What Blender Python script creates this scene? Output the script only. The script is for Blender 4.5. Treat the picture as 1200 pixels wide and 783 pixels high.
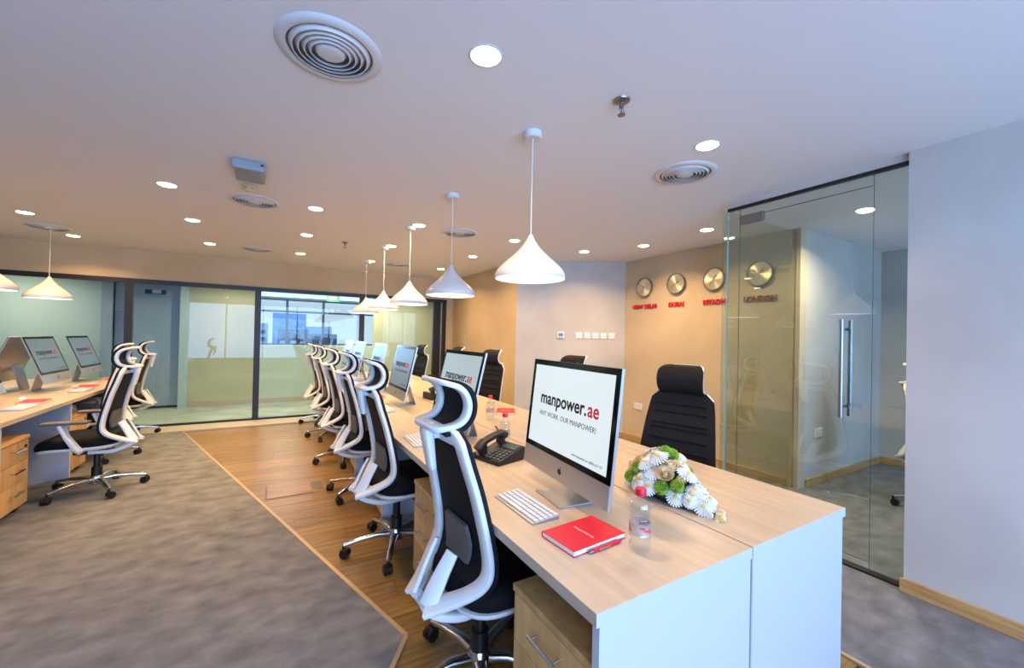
import bpy, bmesh, math, random
from mathutils import Vector, Matrix
from math import sin, cos, pi, radians

S = bpy.context.scene
C = S.collection
for o in list(bpy.data.objects):
    bpy.data.objects.remove(o)
random.seed(7)

# ------------------------------------------------------------------ camera
YAW, PITCH, ROLL, FPX = 0.528993542, 0.00831787811, 0.0215477831, 476.817867
CAM_H = 1.42
fw = Vector((sin(YAW)*cos(PITCH), cos(YAW)*cos(PITCH), sin(PITCH)))
rt0 = Vector((cos(YAW), -sin(YAW), 0)); up0 = rt0.cross(fw)
rt = cos(ROLL)*rt0 + sin(ROLL)*up0
up = -sin(ROLL)*rt0 + cos(ROLL)*up0
cd = bpy.data.cameras.new('camera'); cam = bpy.data.objects.new('camera', cd); C.objects.link(cam)
M4 = Matrix.Identity(4)
for i in range(3):
    M4[i][0] = rt[i]; M4[i][1] = up[i]; M4[i][2] = -fw[i]
M4.translation = (0, 0, CAM_H)
cam.matrix_world = M4
cd.sensor_fit = 'HORIZONTAL'; cd.sensor_width = 36.0; cd.lens = FPX/1200*36
cd.clip_start = 0.03; cd.clip_end = 300
S.camera = cam

# ------------------------------------------------------------------ world, daylight, exposure
S.view_settings.view_transform = 'Standard'; S.view_settings.look = 'None'
S.view_settings.gamma = 1.0; S.view_settings.use_curve_mapping = False
S.view_settings.exposure = 0.05
S.cycles.use_denoising = True
S.cycles.max_bounces = 8; S.cycles.transparent_max_bounces = 12
S.cycles.sample_clamp_indirect = 4.0
S.cycles.caustics_reflective = False; S.cycles.caustics_refractive = False

W = bpy.data.worlds.new('sky'); S.world = W; W.use_nodes = True
wn = W.node_tree.nodes; wl = W.node_tree.links; wn.clear()
wo = wn.new('ShaderNodeOutputWorld'); wb = wn.new('ShaderNodeBackground')
tc = wn.new('ShaderNodeTexCoord'); sx = wn.new('ShaderNodeSeparateXYZ'); cr = wn.new('ShaderNodeValToRGB')
wl.new(tc.outputs['Generated'], sx.inputs[0]); wl.new(sx.outputs['Z'], cr.inputs[0])
cr.color_ramp.elements[0].position = 0.0; cr.color_ramp.elements[0].color = (0.74, 0.86, 1.0, 1)
cr.color_ramp.elements[1].position = 0.5; cr.color_ramp.elements[1].color = (0.30, 0.55, 1.0, 1)
wl.new(cr.outputs[0], wb.inputs[0]); wl.new(wb.outputs[0], wo.inputs[0]); wb.inputs[1].default_value = 0.95

DAY = (0.31, 0.54, 1.0)
WARM = (1.0, 0.63, 0.28)
DOWN_W = 14.0           # watts per downlight
PEND_W = 2.5
def area(name, loc, rot, sx_, sy_, power, col, spread=180):
    d = bpy.data.lights.new(name, 'AREA'); d.shape = 'RECTANGLE'; d.size = sx_; d.size_y = sy_
    d.energy = power; d.color = col; d.spread = radians(spread)
    o = bpy.data.objects.new(name, d); C.objects.link(o); o.location = loc; o.rotation_euler = rot
    return o
# daylight standing in the window openings of the wall behind the camera, and in the far office
area('daylight_main', (.2, -2.75, 1.45), (radians(90), 0, 0), 5.6, 2.0, 480, DAY)
area('daylight_meeting_room', (4.9, -2.75, 1.45), (radians(90), 0, 0), 2.6, 2.0, 170, DAY)
area('daylight_far_office', (1.0, 14.9, 1.7), (radians(-90), 0, 0), 8.0, 1.5, 420, DAY)

# ------------------------------------------------------------------ materials
def hexc(h):
    h = h.lstrip('#'); v = [int(h[i:i+2], 16)/255 for i in (0, 2, 4)]
    return tuple(((x/12.92) if x <= .04045 else ((x+.055)/1.055)**2.4) for x in v) + (1,)
def principled(name, col, rough=.5, metal=0, spec=None, emit=None, es=0, coat=0):
    m = bpy.data.materials.new(name); m.use_nodes = True
    b = m.node_tree.nodes['Principled BSDF']
    if isinstance(col, str): col = hexc(col)
    b.inputs['Base Color'].default_value = col
    b.inputs['Roughness'].default_value = rough; b.inputs['Metallic'].default_value = metal
    if spec is not None: b.inputs['Specular IOR Level'].default_value = spec
    if coat: b.inputs['Coat Weight'].default_value = coat
    if emit:
        b.inputs['Emission Color'].default_value = hexc(emit) if isinstance(emit, str) else emit
        b.inputs['Emission Strength'].default_value = es
    return m
def nodes(m): return m.node_tree.nodes, m.node_tree.links, m.node_tree.nodes['Principled BSDF']
def noise_tint(m, c1, c2, scale=(1, 1, 1), nscale=4, detail=6, lo=.35, hi=.65, bump=0, bscale=None, rnd=False, dist=.002, space='Object'):
    n, l, b = nodes(m)
    t = n.new('ShaderNodeTexCoord'); mp = n.new('ShaderNodeMapping'); mp.inputs['Scale'].default_value = scale
    l.new(t.outputs[space], mp.inputs[0])
    if rnd:
        oi = n.new('ShaderNodeObjectInfo'); mu = n.new('ShaderNodeMath'); mu.operation = 'MULTIPLY'; mu.inputs[1].default_value = 37
        l.new(oi.outputs['Random'], mu.inputs[0])
        cb = n.new('ShaderNodeCombineXYZ'); l.new(mu.outputs[0], cb.inputs[0]); l.new(mu.outputs[0], cb.inputs[1])
        l.new(cb.outputs[0], mp.inputs['Location'])
    nz = n.new('ShaderNodeTexNoise'); nz.inputs['Scale'].default_value = nscale; nz.inputs['Detail'].default_value = detail
    l.new(mp.outputs[0], nz.inputs['Vector'])
    r = n.new('ShaderNodeValToRGB')
    r.color_ramp.elements[0].position = lo; r.color_ramp.elements[0].color = hexc(c1) if isinstance(c1, str) else c1
    r.color_ramp.elements[1].position = hi; r.color_ramp.elements[1].color = hexc(c2) if isinstance(c2, str) else c2
    l.new(nz.outputs[0], r.inputs[0])
    out = r.outputs[0]
    if rnd:
        mr = n.new('ShaderNodeMapRange'); mr.inputs[3].default_value = .82; mr.inputs[4].default_value = 1.12
        l.new(oi.outputs['Random'], mr.inputs[0])
        mx = n.new('ShaderNodeMix'); mx.data_type = 'RGBA'; mx.blend_type = 'MULTIPLY'; mx.inputs[0].default_value = 1
        l.new(out, mx.inputs[6]); l.new(mr.outputs[0], mx.inputs[7]); out = mx.outputs[2]
    l.new(out, b.inputs['Base Color'])
    if bump:
        nb = nz
        if bscale:
            nb = n.new('ShaderNodeTexNoise'); nb.inputs['Scale'].default_value = bscale; nb.inputs['Detail'].default_value = 3
            l.new(t.outputs[space], nb.inputs['Vector'])
        bp = n.new('ShaderNodeBump'); bp.inputs['Strength'].default_value = bump; bp.inputs['Distance'].default_value = dist
        l.new(nb.outputs[0], bp.inputs['Height']); l.new(bp.outputs[0], b.inputs['Normal'])
    return m
MT = {}
MT['plaster'] = noise_tint(principled('wall_plaster', '#b9b4ac', .8), '#b3aea7', '#c2bdb5', (1, 1, 1), 1.6, 8, bump=.15, bscale=60)
MT['plaster_lit_warm'] = noise_tint(principled('lit_warm_plaster', '#c6ac82', .8), '#c1a77d', '#ccb38c', (1, 1, 1), 1.6, 8, bump=.15, bscale=60)  # grey plaster with the warm downlight glow put into its colour
MT['plaster_lit_tan'] = noise_tint(principled('lit_tan_plaster', '#bdac92', .8), '#b8a78d', '#c5b49b', (1, 1, 1), 1.6, 8, bump=.15, bscale=60)  # weaker warm tint: downlight spill on the clock wall painted into the plaster
MT['ceiling'] = principled('ceiling_paint', '#e6e3e0', .9)
MT['carpet'] = noise_tint(principled('grey_carpet', '#7d7870', .97, spec=.1), '#676768', '#8b8a8b', (1, 1.4, 1), 6.5, 11, .28, .74, bump=.9, bscale=420, dist=.004)
MT['wood_floor'] = noise_tint(principled('oak_floor', '#a9743a', .33), '#6c4f27', '#9a7641', (1.2, 14, 14), 2.2, 7, .3, .7, bump=.08, rnd=True)
MT['strip'] = principled('edge_strip_metal', '#b59a77', .4, .3)
MT['stone'] = principled('threshold_stone', '#b5a996', .5)
MT['maple'] = noise_tint(principled('desk_maple', '#d2ae80', .32), '#b3a08b', '#c4b29b', (14, 1.2, 14), 2.0, 6, .3, .7)
MT['maple_dark'] = noise_tint(principled('pedestal_maple', '#c9a066', .4), '#bd9158', '#d3ab70', (12, 12, 1.4), 2.2, 6, .3, .7, rnd=True)
MT['skirting'] = noise_tint(principled('skirting_oak', '#b48c54', .45), '#a67d46', '#c09a63', (1.5, 1.5, 20), 3, 5)
MT['white_panel'] = principled('white_laminate', '#bcbcc0', .4)
MT['white_key'] = principled('white_key', '#e2e4e6', .4)
MT['white_plastic'] = principled('white_plastic', '#e0deda', .38)
MT['black_mesh'] = noise_tint(principled('black_mesh', '#0c0c0d', .75, spec=.25), '#08080a', '#17171a', (1, 1, 1), 260, 2, .4, .6, bump=.4, dist=.001)
MT['black_fabric'] = noise_tint(principled('black_fabric', '#0a0a0b', .85, spec=.2), '#070708', '#101012', (1, 1, 1), 180, 2, .4, .6, bump=.4, dist=.001)
MT['grey_plastic'] = principled('grey_plastic', '#575452', .5)
MT['black_plastic'] = principled('black_plastic', '#0d0d0e', .42)
MT['chrome'] = principled('polished_aluminium', '#c9c8c6', .18, 1)
MT['alu'] = principled('brushed_aluminium', '#b7b5b3', .36, .75)
MT['bezel'] = principled('black_glass_bezel', '#050506', .12)
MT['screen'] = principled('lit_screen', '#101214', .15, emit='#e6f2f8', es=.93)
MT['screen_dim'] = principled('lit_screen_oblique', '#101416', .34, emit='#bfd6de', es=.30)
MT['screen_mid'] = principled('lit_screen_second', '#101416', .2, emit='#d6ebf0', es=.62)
MT['ink'] = principled('screen_black_ink', '#050505', .5)
MT['ink_grey'] = principled('screen_grey_ink', '#4c4f58', .5)
MT['ink_red'] = principled('screen_red_ink', '#8c0a14', .5, emit='#c41624', es=.6)
MT['red_cover'] = principled('red_cover', '#d30a2c', .5)
MT['paper'] = principled('paper', '#ece4d2', .8)
MT['silver_print'] = principled('silver_print', '#d9b9b2', .4, .3)
MT['frame_black'] = principled('black_frame', '#17130f', .45)
MT['brass'] = principled('clock_champagne_metal', '#eadfc4', .38, .9)
_n, _l, _b = nodes(MT['brass']); _t = _n.new('ShaderNodeTangent'); _t.direction_type = 'RADIAL'; _t.axis = 'Y'
_b.inputs['Anisotropic'].default_value = .85; _l.new(_t.outputs[0], _b.inputs['Tangent'])
MT['red_letters'] = principled('red_letters', '#c2122b', .45)
MT['glass_tinted_letters'] = principled('glass_tinted_letters', '#8b4a1e', .45)  # red letters browned: the look through the glass is put into the colour
MT['lens'] = principled('lamp_lens', '#ffffff', .4, emit=(1, .84, .58, 1), es=22)
MT['diffuser'] = principled('pendant_diffuser', '#ffffff', .4, emit=(1, .96, .90, 1), es=2.2)
MT['shade'] = principled('pendant_shade', '#d6d4d1', .35)
MT['vent'] = principled('vent_enamel', '#cfccc9', .45)
MT['vent_void'] = principled('vent_void', '#5e5c5a', .8)
MT['dark'] = principled('dark_void', '#2b2a2a', .8)
MT['cream_plastic'] = principled('cream_plastic', '#d2bb8c', .5)
MT['steel'] = principled('steel', '#8f8d8a', .3, .9)
MT['bluegrey_plastic'] = principled('bluegrey_plastic', '#8d9296', .4)
MT['lcd'] = principled('thermostat_display', '#3f4e52', .2)
MT['far_wall'] = noise_tint(principled('far_green_wall', '#b3b398', .85), '#adad92', '#bbbb9f', (1, 1, 1), 1.4, 4)
MT['far_teal'] = principled('far_teal_wall', '#a9bfc2', .85)
MT['far_door'] = principled('far_blue_door', '#8ba0b6', .6)
MT['far_white'] = principled('far_pale_panel', '#b9c7b8', .6)
MT['far_floor'] = noise_tint(principled('far_floor', '#8e9a95', .9), '#85918c', '#98a49f', (1, 1, 1), 3, 5)
MT['tower'] = principled('blue_curtain_glass', '#3f8fd8', .3)
MT['building'] = principled('distant_building', '#a9b9cc', .8)
MT['building_dark'] = principled('distant_dark_roofs', '#2f3a46', .8)
MT['petal_white'] = principled('white_petal', '#f1f2ee', .6)
MT['petal_cream'] = principled('cream_petal', '#efd9ab', .6)
MT['petal_green'] = noise_tint(principled('green_pompon', '#7fa023', .7), '#5f8414', '#9cb83a', (1, 1, 1), 90, 2)
MT['pollen'] = principled('flower_centre', '#c9b24a', .7)
MT['leaf'] = principled('dark_leaf', '#2b3d26', .6)
MT['label_film'] = principled('label_film', '#b5a39b', .4)
MT['label_film'].node_tree.nodes['Principled BSDF'].inputs['Alpha'].default_value = .45
MT['label_red'] = principled('bottle_label_red', '#d5343c', .5)
MT['cap'] = principled('red_cap', '#d5122e', .4)
MT['exit_green'] = principled('exit_green', '#2e8a5a', .5, emit='#5fc79a', es=.1)
def glassy(name, tint, ior=1.5, rough=0.0, gloss=(1, 1, 1, 1)):
    m = bpy.data.materials.new(name); m.use_nodes = True
    n = m.node_tree.nodes; l = m.node_tree.links; n.clear()
    o = n.new('ShaderNodeOutputMaterial'); mx = n.new('ShaderNodeMixShader'); f = n.new('ShaderNodeFresnel')
    f.inputs[0].default_value = ior
    t = n.new('ShaderNodeBsdfTransparent'); t.inputs[0].default_value = tint
    g = n.new('ShaderNodeBsdfGlossy'); g.inputs['Roughness'].default_value = rough; g.inputs[0].default_value = gloss
    ge = n.new('ShaderNodeNewGeometry'); sb = n.new('ShaderNodeMath'); sb.operation = 'SUBTRACT'; sb.inputs[0].default_value = 1
    l.new(ge.outputs['Backfacing'], sb.inputs[1]); mu = n.new('ShaderNodeMath'); mu.operation = 'MULTIPLY'
    l.new(f.outputs[0], mu.inputs[0]); l.new(sb.outputs[0], mu.inputs[1])
    l.new(mu.outputs[0], mx.inputs[0]); l.new(t.outputs[0], mx.inputs[1]); l.new(g.outputs[0], mx.inputs[2]); l.new(mx.outputs[0], o.inputs[0])
    return m
MT['glass'] = glassy('partition_glass', (.86, .91, .88, 1), 1.75)
MT['glass_edge'] = principled('glass_edge_green', '#8fb5a4', .2)
MT['glass_joint'] = principled('glass_joint_dark', '#3f4f49', .3)
MT['glass_far'] = glassy('far_partition_glass', (.90, .95, .94, 1), 1.42)
MT['glass_win'] = glassy('window_glass', (.95, .97, .98, 1), 1.4)
MT['clear_plastic'] = glassy('clear_plastic', (.94, .965, .99, 1), 1.65, .02)

# ------------------------------------------------------------------ mesh helpers
class MB:
    def __init__(s): s.v = []; s.f = []
    def add(s, vs, fs):
        k = len(s.v); s.v += [tuple(v) for v in vs]; s.f += [tuple(i+k for i in f) for f in fs]; return s
    def box(s, c, d, M=None):
        x, y, z = (q/2 for q in d)
        vs = [Vector((a*x, b*y, e*z)) for a in (-1, 1) for b in (-1, 1) for e in (-1, 1)]
        if M is not None: vs = [M @ v for v in vs]
        vs = [v + Vector(c) for v in vs]
        return s.add(vs, [(0, 1, 3, 2), (4, 6, 7, 5), (0, 4, 5, 1), (2, 3, 7, 6), (0, 2, 6, 4), (1, 5, 7, 3)])
    def bb(s, x0, x1, y0, y1, z0, z1):
        return s.box(((x0+x1)/2, (y0+y1)/2, (z0+z1)/2), (x1-x0, y1-y0, z1-z0))
    def lathe(s, prof, n=24, c=(0, 0, 0), M=None, cap=True):
        vs = []; fs = []; m = len(prof)
        for i in range(n):
            a = 2*pi*i/n
            for r, z in prof:
                v = Vector((r*cos(a), r*sin(a), z))
                if M is not None: v = M @ v
                vs.append(v + Vector(c))
        for i in range(n):
            j = (i+1) % n
            for k in range(m-1):
                fs.append((i*m+k, j*m+k, j*m+k+1, i*m+k+1))
        if cap:
            if prof[0][0] > 1e-6: fs.append(tuple(i*m for i in range(n-1, -1, -1)))
            if prof[-1][0] > 1e-6: fs.append(tuple(i*m+m-1 for i in range(n)))
        return s.add(vs, fs)
    def cyl(s, c, r, h, n=16, M=None, r2=None):
        return s.lathe([(r, -h/2), (r if r2 is None else r2, h/2)], n, c, M)
    def sweep(s, pts, nrm, wd, closed=False, round_=.3):
        """pts path; nrm per-point normals (depth direction); wd per point (width, depth)."""
        n = len(pts); vs = []; fs = []
        P = [Vector(p) for p in pts]
        for i in range(n):
            if closed: t = P[(i+1) % n]-P[(i-1) % n]
            else: t = P[min(i+1, n-1)]-P[max(i-1, 0)]
            t.normalize(); N = Vector(nrm[i]); N = (N - t*N.dot(t)).normalized(); B = t.cross(N)
            w, d = wd[i] if isinstance(wd, list) else wd
            a, b = w/2, d/2; k = min(a, b)*round_*2*.5
            for (p, q) in ((a, b-k), (a-k, b), (-a+k, b), (-a, b-k), (-a, -b+k), (-a+k, -b), (a-k, -b), (a, -b+k)):
                vs.append(P[i] + B*p + N*q)
        for i in range(n if closed else n-1):
            j = (i+1) % n
            for k in range(8):
                fs.append((i*8+k, i*8+(k+1) % 8, j*8+(k+1) % 8, j*8+k))
        if not closed:
            fs.append(tuple(range(7, -1, -1))); fs.append(tuple((n-1)*8+k for k in range(8)))
        return s.add(vs, fs)
    def tube(s, pts, r, n=8, closed=False):
        P = [Vector(p) for p in pts]; m = len(P); vs = []; fs = []
        ref = Vector((0, 0, 1))
        for i in range(m):
            t = (P[(i+1) % m]-P[i-1]) if closed else (P[min(i+1, m-1)]-P[max(i-1, 0)])
            t.normalize()
            if abs(t.dot(ref)) > .95: q = Vector((1, 0, 0))
            else: q = ref
            B = t.cross(q).normalized(); N = B.cross(t)
            rr = r[i] if isinstance(r, list) else r
            for k in range(n):
                a = 2*pi*k/n; vs.append(P[i]+B*cos(a)*rr+N*sin(a)*rr)
        for i in range(m if closed else m-1):
            j = (i+1) % m
            for k in range(n): fs.append((i*n+k, i*n+(k+1) % n, j*n+(k+1) % n, j*n+k))
        if not closed:
            fs.append(tuple(range(n-1, -1, -1))); fs.append(tuple((m-1)*n+k for k in range(n)))
        return s.add(vs, fs)
    def prism(s, poly, z0, z1, M=None):
        n = len(poly)
        vs = [Vector((x, y, z0)) for x, y in poly]+[Vector((x, y, z1)) for x, y in poly]
        if M is not None: vs = [M @ v for v in vs]
        fs = [tuple(range(n-1, -1, -1)), tuple(range(n, 2*n))]+[(i, (i+1) % n, n+(i+1) % n, n+i) for i in range(n)]
        return s.add(vs, fs)
    def shell(s, rows, thick):
        """rows: list of list of (point, normal); a thick sheet."""
        m = len(rows); n = len(rows[0]); vs = []; fs = []
        for side in (0, 1):
            for r in rows:
                for p, N in r: vs.append(Vector(p)+Vector(N)*(thick*side))
        o = m*n
        for i in range(m-1):
            for j in range(n-1):
                a, b, c, d = i*n+j, i*n+j+1, (i+1)*n+j+1, (i+1)*n+j
                fs.append((a, b, c, d)); fs.append((o+d, o+c, o+b, o+a))
        edge = [(0, j) for j in range(n)]+[(i, n-1) for i in range(1, m)]+[(m-1, j) for j in range(n-2, -1, -1)]+[(i, 0) for i in range(m-2, 0, -1)]
        for k in range(len(edge)):
            a = edge[k]; b = edge[(k+1) % len(edge)]
            ia, ib = a[0]*n+a[1], b[0]*n+b[1]
            fs.append((ib, ia, o+ia, o+ib))
        return s.add(vs, fs)
    def mesh(s, name, mat, smooth=None, fix=True):
        me = bpy.data.meshes.new(name); me.from_pydata(s.v, [], s.f)
        if fix:
            bm = bmesh.new(); bm.from_mesh(me); bmesh.ops.recalc_face_normals(bm, faces=bm.faces); bm.to_mesh(me); bm.free()
        if smooth is not None:
            me.polygons.foreach_set('use_smooth', [True]*len(me.polygons)); me.set_sharp_from_angle(angle=radians(smooth))
        me.materials.append(MT[mat] if isinstance(mat, str) else mat); me.update()
        return me
def obj(name, me, parent=None, bevel=0, loc=None, rot=None):
    o = bpy.data.objects.new(name, me); C.objects.link(o)
    if parent is not None: o.parent = parent
    if loc is not None: o.location = loc
    if rot is not None: o.rotation_euler = rot
    if bevel:
        b = o.modifiers.new('bevel', 'BEVEL'); b.width = bevel; b.segments = 2; b.limit_method = 'ANGLE'
    return o
def part(name, mb, mat, parent, smooth=35, bevel=0, label=None, loc=None, rot=None):
    o = obj(name, mb.mesh(name, mat, smooth), parent, bevel, loc, rot)
    if label: o['label'] = label
    return o
def thing(name, label, cat, loc=(0, 0, 0), rz=0, group=None, rot=None):
    o = bpy.data.objects.new(name, None); C.objects.link(o); o.empty_display_size = .05
    o.location = loc; o.rotation_euler = rot or (0, 0, rz)
    o['label'] = label; o['category'] = cat
    if group: o['group'] = group
    return o
def tag(o, label, cat, group=None):
    o['label'] = label; o['category'] = cat
    if group: o['group'] = group
    return o
def struct(name, mb, mat, smooth=None, parent=None, bevel=0):
    o = obj(name, mb.mesh(name, mat, smooth), parent, bevel)
    if parent is None: o['kind'] = 'structure'
    return o
def kids(o): return list(o.children)
def copy_tree(o, loc, rz=None, label=None, group=None):
    def rec(src, par):
        c = src.copy(); C.objects.link(c)
        if par is not None: c.parent = par
        for ch in kids(src): rec(ch, c)
        return c
    r = rec(o, None); r.location = loc
    if rz is not None: r.rotation_euler = (0, 0, rz)
    if label: r['label'] = label
    if group: r['group'] = group
    return r
def crom(P, n=6):
    P = [Vector(p) for p in P]; Q = [P[0]*2-P[1]]+P+[P[-1]*2-P[-2]]; out = []
    for i in range(1, len(Q)-2):
        a, b, c, d = Q[i-1:i+3]
        for k in range(n):
            t = k/n
            out.append(.5*((2*b)+(c-a)*t+(2*a-5*b+4*c-d)*t*t+(3*b-a-3*c+d)*t**3))
    out.append(P[-1]); return out
def text_mesh(body, size, extrude, mat, bold=0, align='CENTER', name='lettering'):
    cu = bpy.data.curves.new('txt', 'FONT'); cu.body = body; cu.size = size; cu.extrude = extrude; cu.offset = bold
    cu.align_x = align; cu.align_y = 'CENTER'; cu.resolution_u = 3
    o = bpy.data.objects.new('txt', cu); C.objects.link(o)
    dg = bpy.context.evaluated_depsgraph_get()
    me = bpy.data.meshes.new_from_object(o.evaluated_get(dg)); bpy.data.objects.remove(o)
    me.name = name; me.materials.clear(); me.materials.append(MT[mat]); return me
RX90 = Matrix.Rotation(pi/2, 4, 'X'); RY90 = Matrix.Rotation(pi/2, 4, 'Y')

# ------------------------------------------------------------------ dimensions
CEIL = 2.55
XR = 3.16          # right wall and glass line
YG = 2.0           # glass return
XC = 4.40; YC = 4.28   # clock wall and its far corner
XO = 3.10; YO = 5.19   # orange-lit wall
YF = 7.70          # far partition
YB = -2.5
XL = -5.4
# ------------------------------------------------------------------ room shell
fl = struct('floor', MB().bb(XL-.1, 7.2, YB-.1, 7.25, -.15, -.009), 'dark')
# oak planks between and around the carpets
def carpet_side(x, y):   # distance into the left carpet from its boundary (positive inside)
    def d(a, b): return ((b[0]-a[0])*(y-a[1])-(b[1]-a[1])*(x-a[0]))/math.hypot(b[0]-a[0], b[1]-a[1])
    return min(d((.57, 1.90), (-1.06, 7.2)), d((-1.55, -1.25), (.57, 1.90)))
PW, PL = .16, 1.25
pm = MB().box((0, 0, -.0045), (PL-.002, PW-.002, .009)).mesh('plank', 'wood_floor')
row = 0; y = -.9
while y < 7.2:
    off = (row*.47) % PL
    x = -1.9 + off - PL
    while x < 2.3:
        inside = all(carpet_side(px, py) > .05 for px in (x-PL/2, x+PL/2) for py in (y-PW/2, y+PW/2))
        if not inside and x+PL/2 > -1.3 and x+PL/2 < 2.9:
            obj('plank', pm, fl, loc=(x, y, 0))
        x += PL
    y += PW; row += 1
c1 = [(XL, 7.22), (-1.06, 7.22), (.57, 1.90), (-1.55, -1.25), (-1.55, YB), (XL, YB)]
part('carpet', MB().prism(c1, -.0085, .006), 'carpet', fl, None, label='grey mottled carpet field left of the oak strip')
c2 = [(2.29, YB), (7.1, YB), (7.1, 7.22), (2.29, 7.22)]
part('carpet', MB().prism(c2, -.0085, .006), 'carpet', fl, None, label='grey carpet right of the desks and in the glass room')
def strip(a, b, w=.022):
    a = Vector(a+(0,)); b = Vector(b+(0,)); d = (b-a).normalized(); n = Vector((-d.y, d.x, 0))*w/2
    return MB().prism([(a+n).xy[:], (a-n).xy[:], (b-n).xy[:], (b+n).xy[:]], -.005, .009)
part('edge_strip', strip((-1.06, 7.2), (.57, 1.90)), 'strip', fl, None)
part('edge_strip', strip((.57, 1.90), (-1.55, -1.25)), 'strip', fl, None)
part('edge_strip', strip((2.28, YB), (2.28, 7.2)), 'strip', fl, None)
part('floor_box_lid', MB().bb(-.02, .38, 4.02, 4.40, -.002, .002), 'wood_floor', fl, None, .0)
for (a, b, c, d) in ((-.035, -.02, 4.03, 4.33), (-.02, .34, 4.015, 4.03), (.33, .42, 4.10, 4.30)):
    part('floor_box_trim', MB().bb(a, b, c, d, -.001, .003), 'grey_plastic', fl, None)
struct('trim_1', MB().bb(XL, XO, 7.25, YF+.1, -.05, .012), 'stone')
struct('ceiling', MB().bb(XL-.1, 7.2, YB-.1, YF+.1, CEIL, CEIL+.12), 'ceiling')
struct('wall_left', MB().bb(XL-.12, XL, YB, YF+.1, 0, CEIL), 'plaster')
struct('wall_right', MB().bb(XR, XR+.12, YB, .88, 0, CEIL), 'plaster')
w = MB()
diag = [(XC, YC), (XC+.15, YC+.1), (XO+.15, YO+.1), (XO, YO)]
struct('wall_clock_side', MB().bb(XC, XC+.12, YG, YC, 0, CEIL), 'plaster_lit_tan')
struct('wall_diagonal', MB().prism([(XC, YC), (XC+.12, YC), (XC+.12, YC+.1), (XO+.12, YO+.1), (XO+.12, YO), (XO, YO)], 0, CEIL), 'plaster')
struct('wall_right_far', MB().bb(XO, XO+.12, YO, YF+.1, 0, CEIL), 'plaster_lit_warm')
HZ = 2.14
struct('wall_far', MB().bb(XL, XO, YF-.02, YF+.10, HZ, CEIL).bb(2.96, XO, YF-.02, YF+.1, 0, HZ), 'plaster_lit_warm')
struct('wall_meeting_far', MB().bb(XC+.12, 6.42, YG, YG+.12, 0, CEIL), 'plaster')
struct('wall_meeting_right', MB().bb(6.34, 6.46, YB, YG, 0, CEIL), 'plaster')
# wall behind the camera with two window openings
wb_ = MB().bb(XL, -2.65, YB-.12, YB, 0, CEIL).bb(-2.65, 3.05, YB-.12, YB, 0, .4).bb(-2.65, 3.05, YB-.12, YB, 2.45, CEIL)
wb_.bb(3.05, 3.6, YB-.12, YB, 0, CEIL).bb(3.6, 6.2, YB-.12, YB, 0, .4).bb(3.6, 6.2, YB-.12, YB, 2.45, CEIL).bb(6.2, 7.2, YB-.12, YB, 0, CEIL)
struct('wall_back', wb_, 'plaster')
def win(n, x0, x1, z0, z1, k):
    r = bpy.data.objects.new('window_%d' % n, None); C.objects.link(r); r['kind'] = 'structure'
    for i in range(k+1):
        x = x0+(x1-x0)*i/k; x = min(max(x, x0+.02), x1-.02)
        part('mullion', MB().bb(x-.02, x+.02, YB-.09, YB-.03, z0, z1), 'frame_black', r, None)
    for z in (z0+.02, z1-.02):
        part('frame_rail', MB().bb(x0, x1, YB-.09, YB-.03, z-.02, z+.02), 'frame_black', r, None)
    for i in range(k):
        a = x0+(x1-x0)*i/k; b = x0+(x1-x0)*(i+1)/k
        part('glass_pane', MB().bb(a+.02, b-.02, YB-.065, YB-.06, z0+.04, z1-.04), 'glass_win', r, None)
win(2, -2.65, 3.05, .4, 2.45, 5); win(3, 3.6, 6.2, .4, 2.45, 2)
# skirtings
def base(n, poly): struct('baseboard_'+n, MB().prism(poly, .006, .086), 'skirting', bevel=.004)
base('right', [(XR-.016, YB), (XR, YB), (XR, .88), (XR-.016, .895)])
base('clock_side', [(XC-.016, YG+.1), (XC, YG+.1), (XC, YC), (XC-.016, YC-.006)])
base('diagonal', [(XC, YC), (XC-.016, YC-.006), (XO-.012, YO-.014), (XO, YO)])
base('right_far', [(XO-.016, YO-.01), (XO, YO), (XO, 7.25), (XO-.016, 7.25)])
base('meeting_far', [(XC+.14, YG), (6.34, YG), (6.34, YG-.016), (XC+.14, YG-.016)])
base('meeting_right', [(6.34, YG-.016), (6.324, YG-.016), (6.324, YB), (6.34, YB)])

# ------------------------------------------------------------------ far glazed partition
wf = bpy.data.objects.new('window_1', None); C.objects.link(wf); wf['kind'] = 'structure'
muls = [(-1.82, -1.735), (-.275, -.19), (1.31, 1.40), (2.69, 2.84), (2.87, 2.95)]
part('frame_rail', MB().bb(XL, 2.96, YF-.035, YF+.03, HZ-.065, HZ), 'frame_black', wf, None)
part('frame_rail', MB().bb(XL, 2.96, YF-.02, YF+.03, .012, .04), 'frame_black', wf, None)
for a, b in muls + [(-3.9, -3.82)]:
    part('mullion', MB().bb(a, b, YF-.03, YF+.03, .04, HZ-.065), 'frame_black', wf, None)
pan = [(XL, -3.9), (-3.82, -1.82), (-1.735, -.275), (-.19, 1.31), (1.40, 2.69)]
for a, b in pan:
    part('glass_pane', MB().bb(a, b, YF, YF+.01, .04, HZ-.065), 'glass_far', wf, None)
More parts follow.
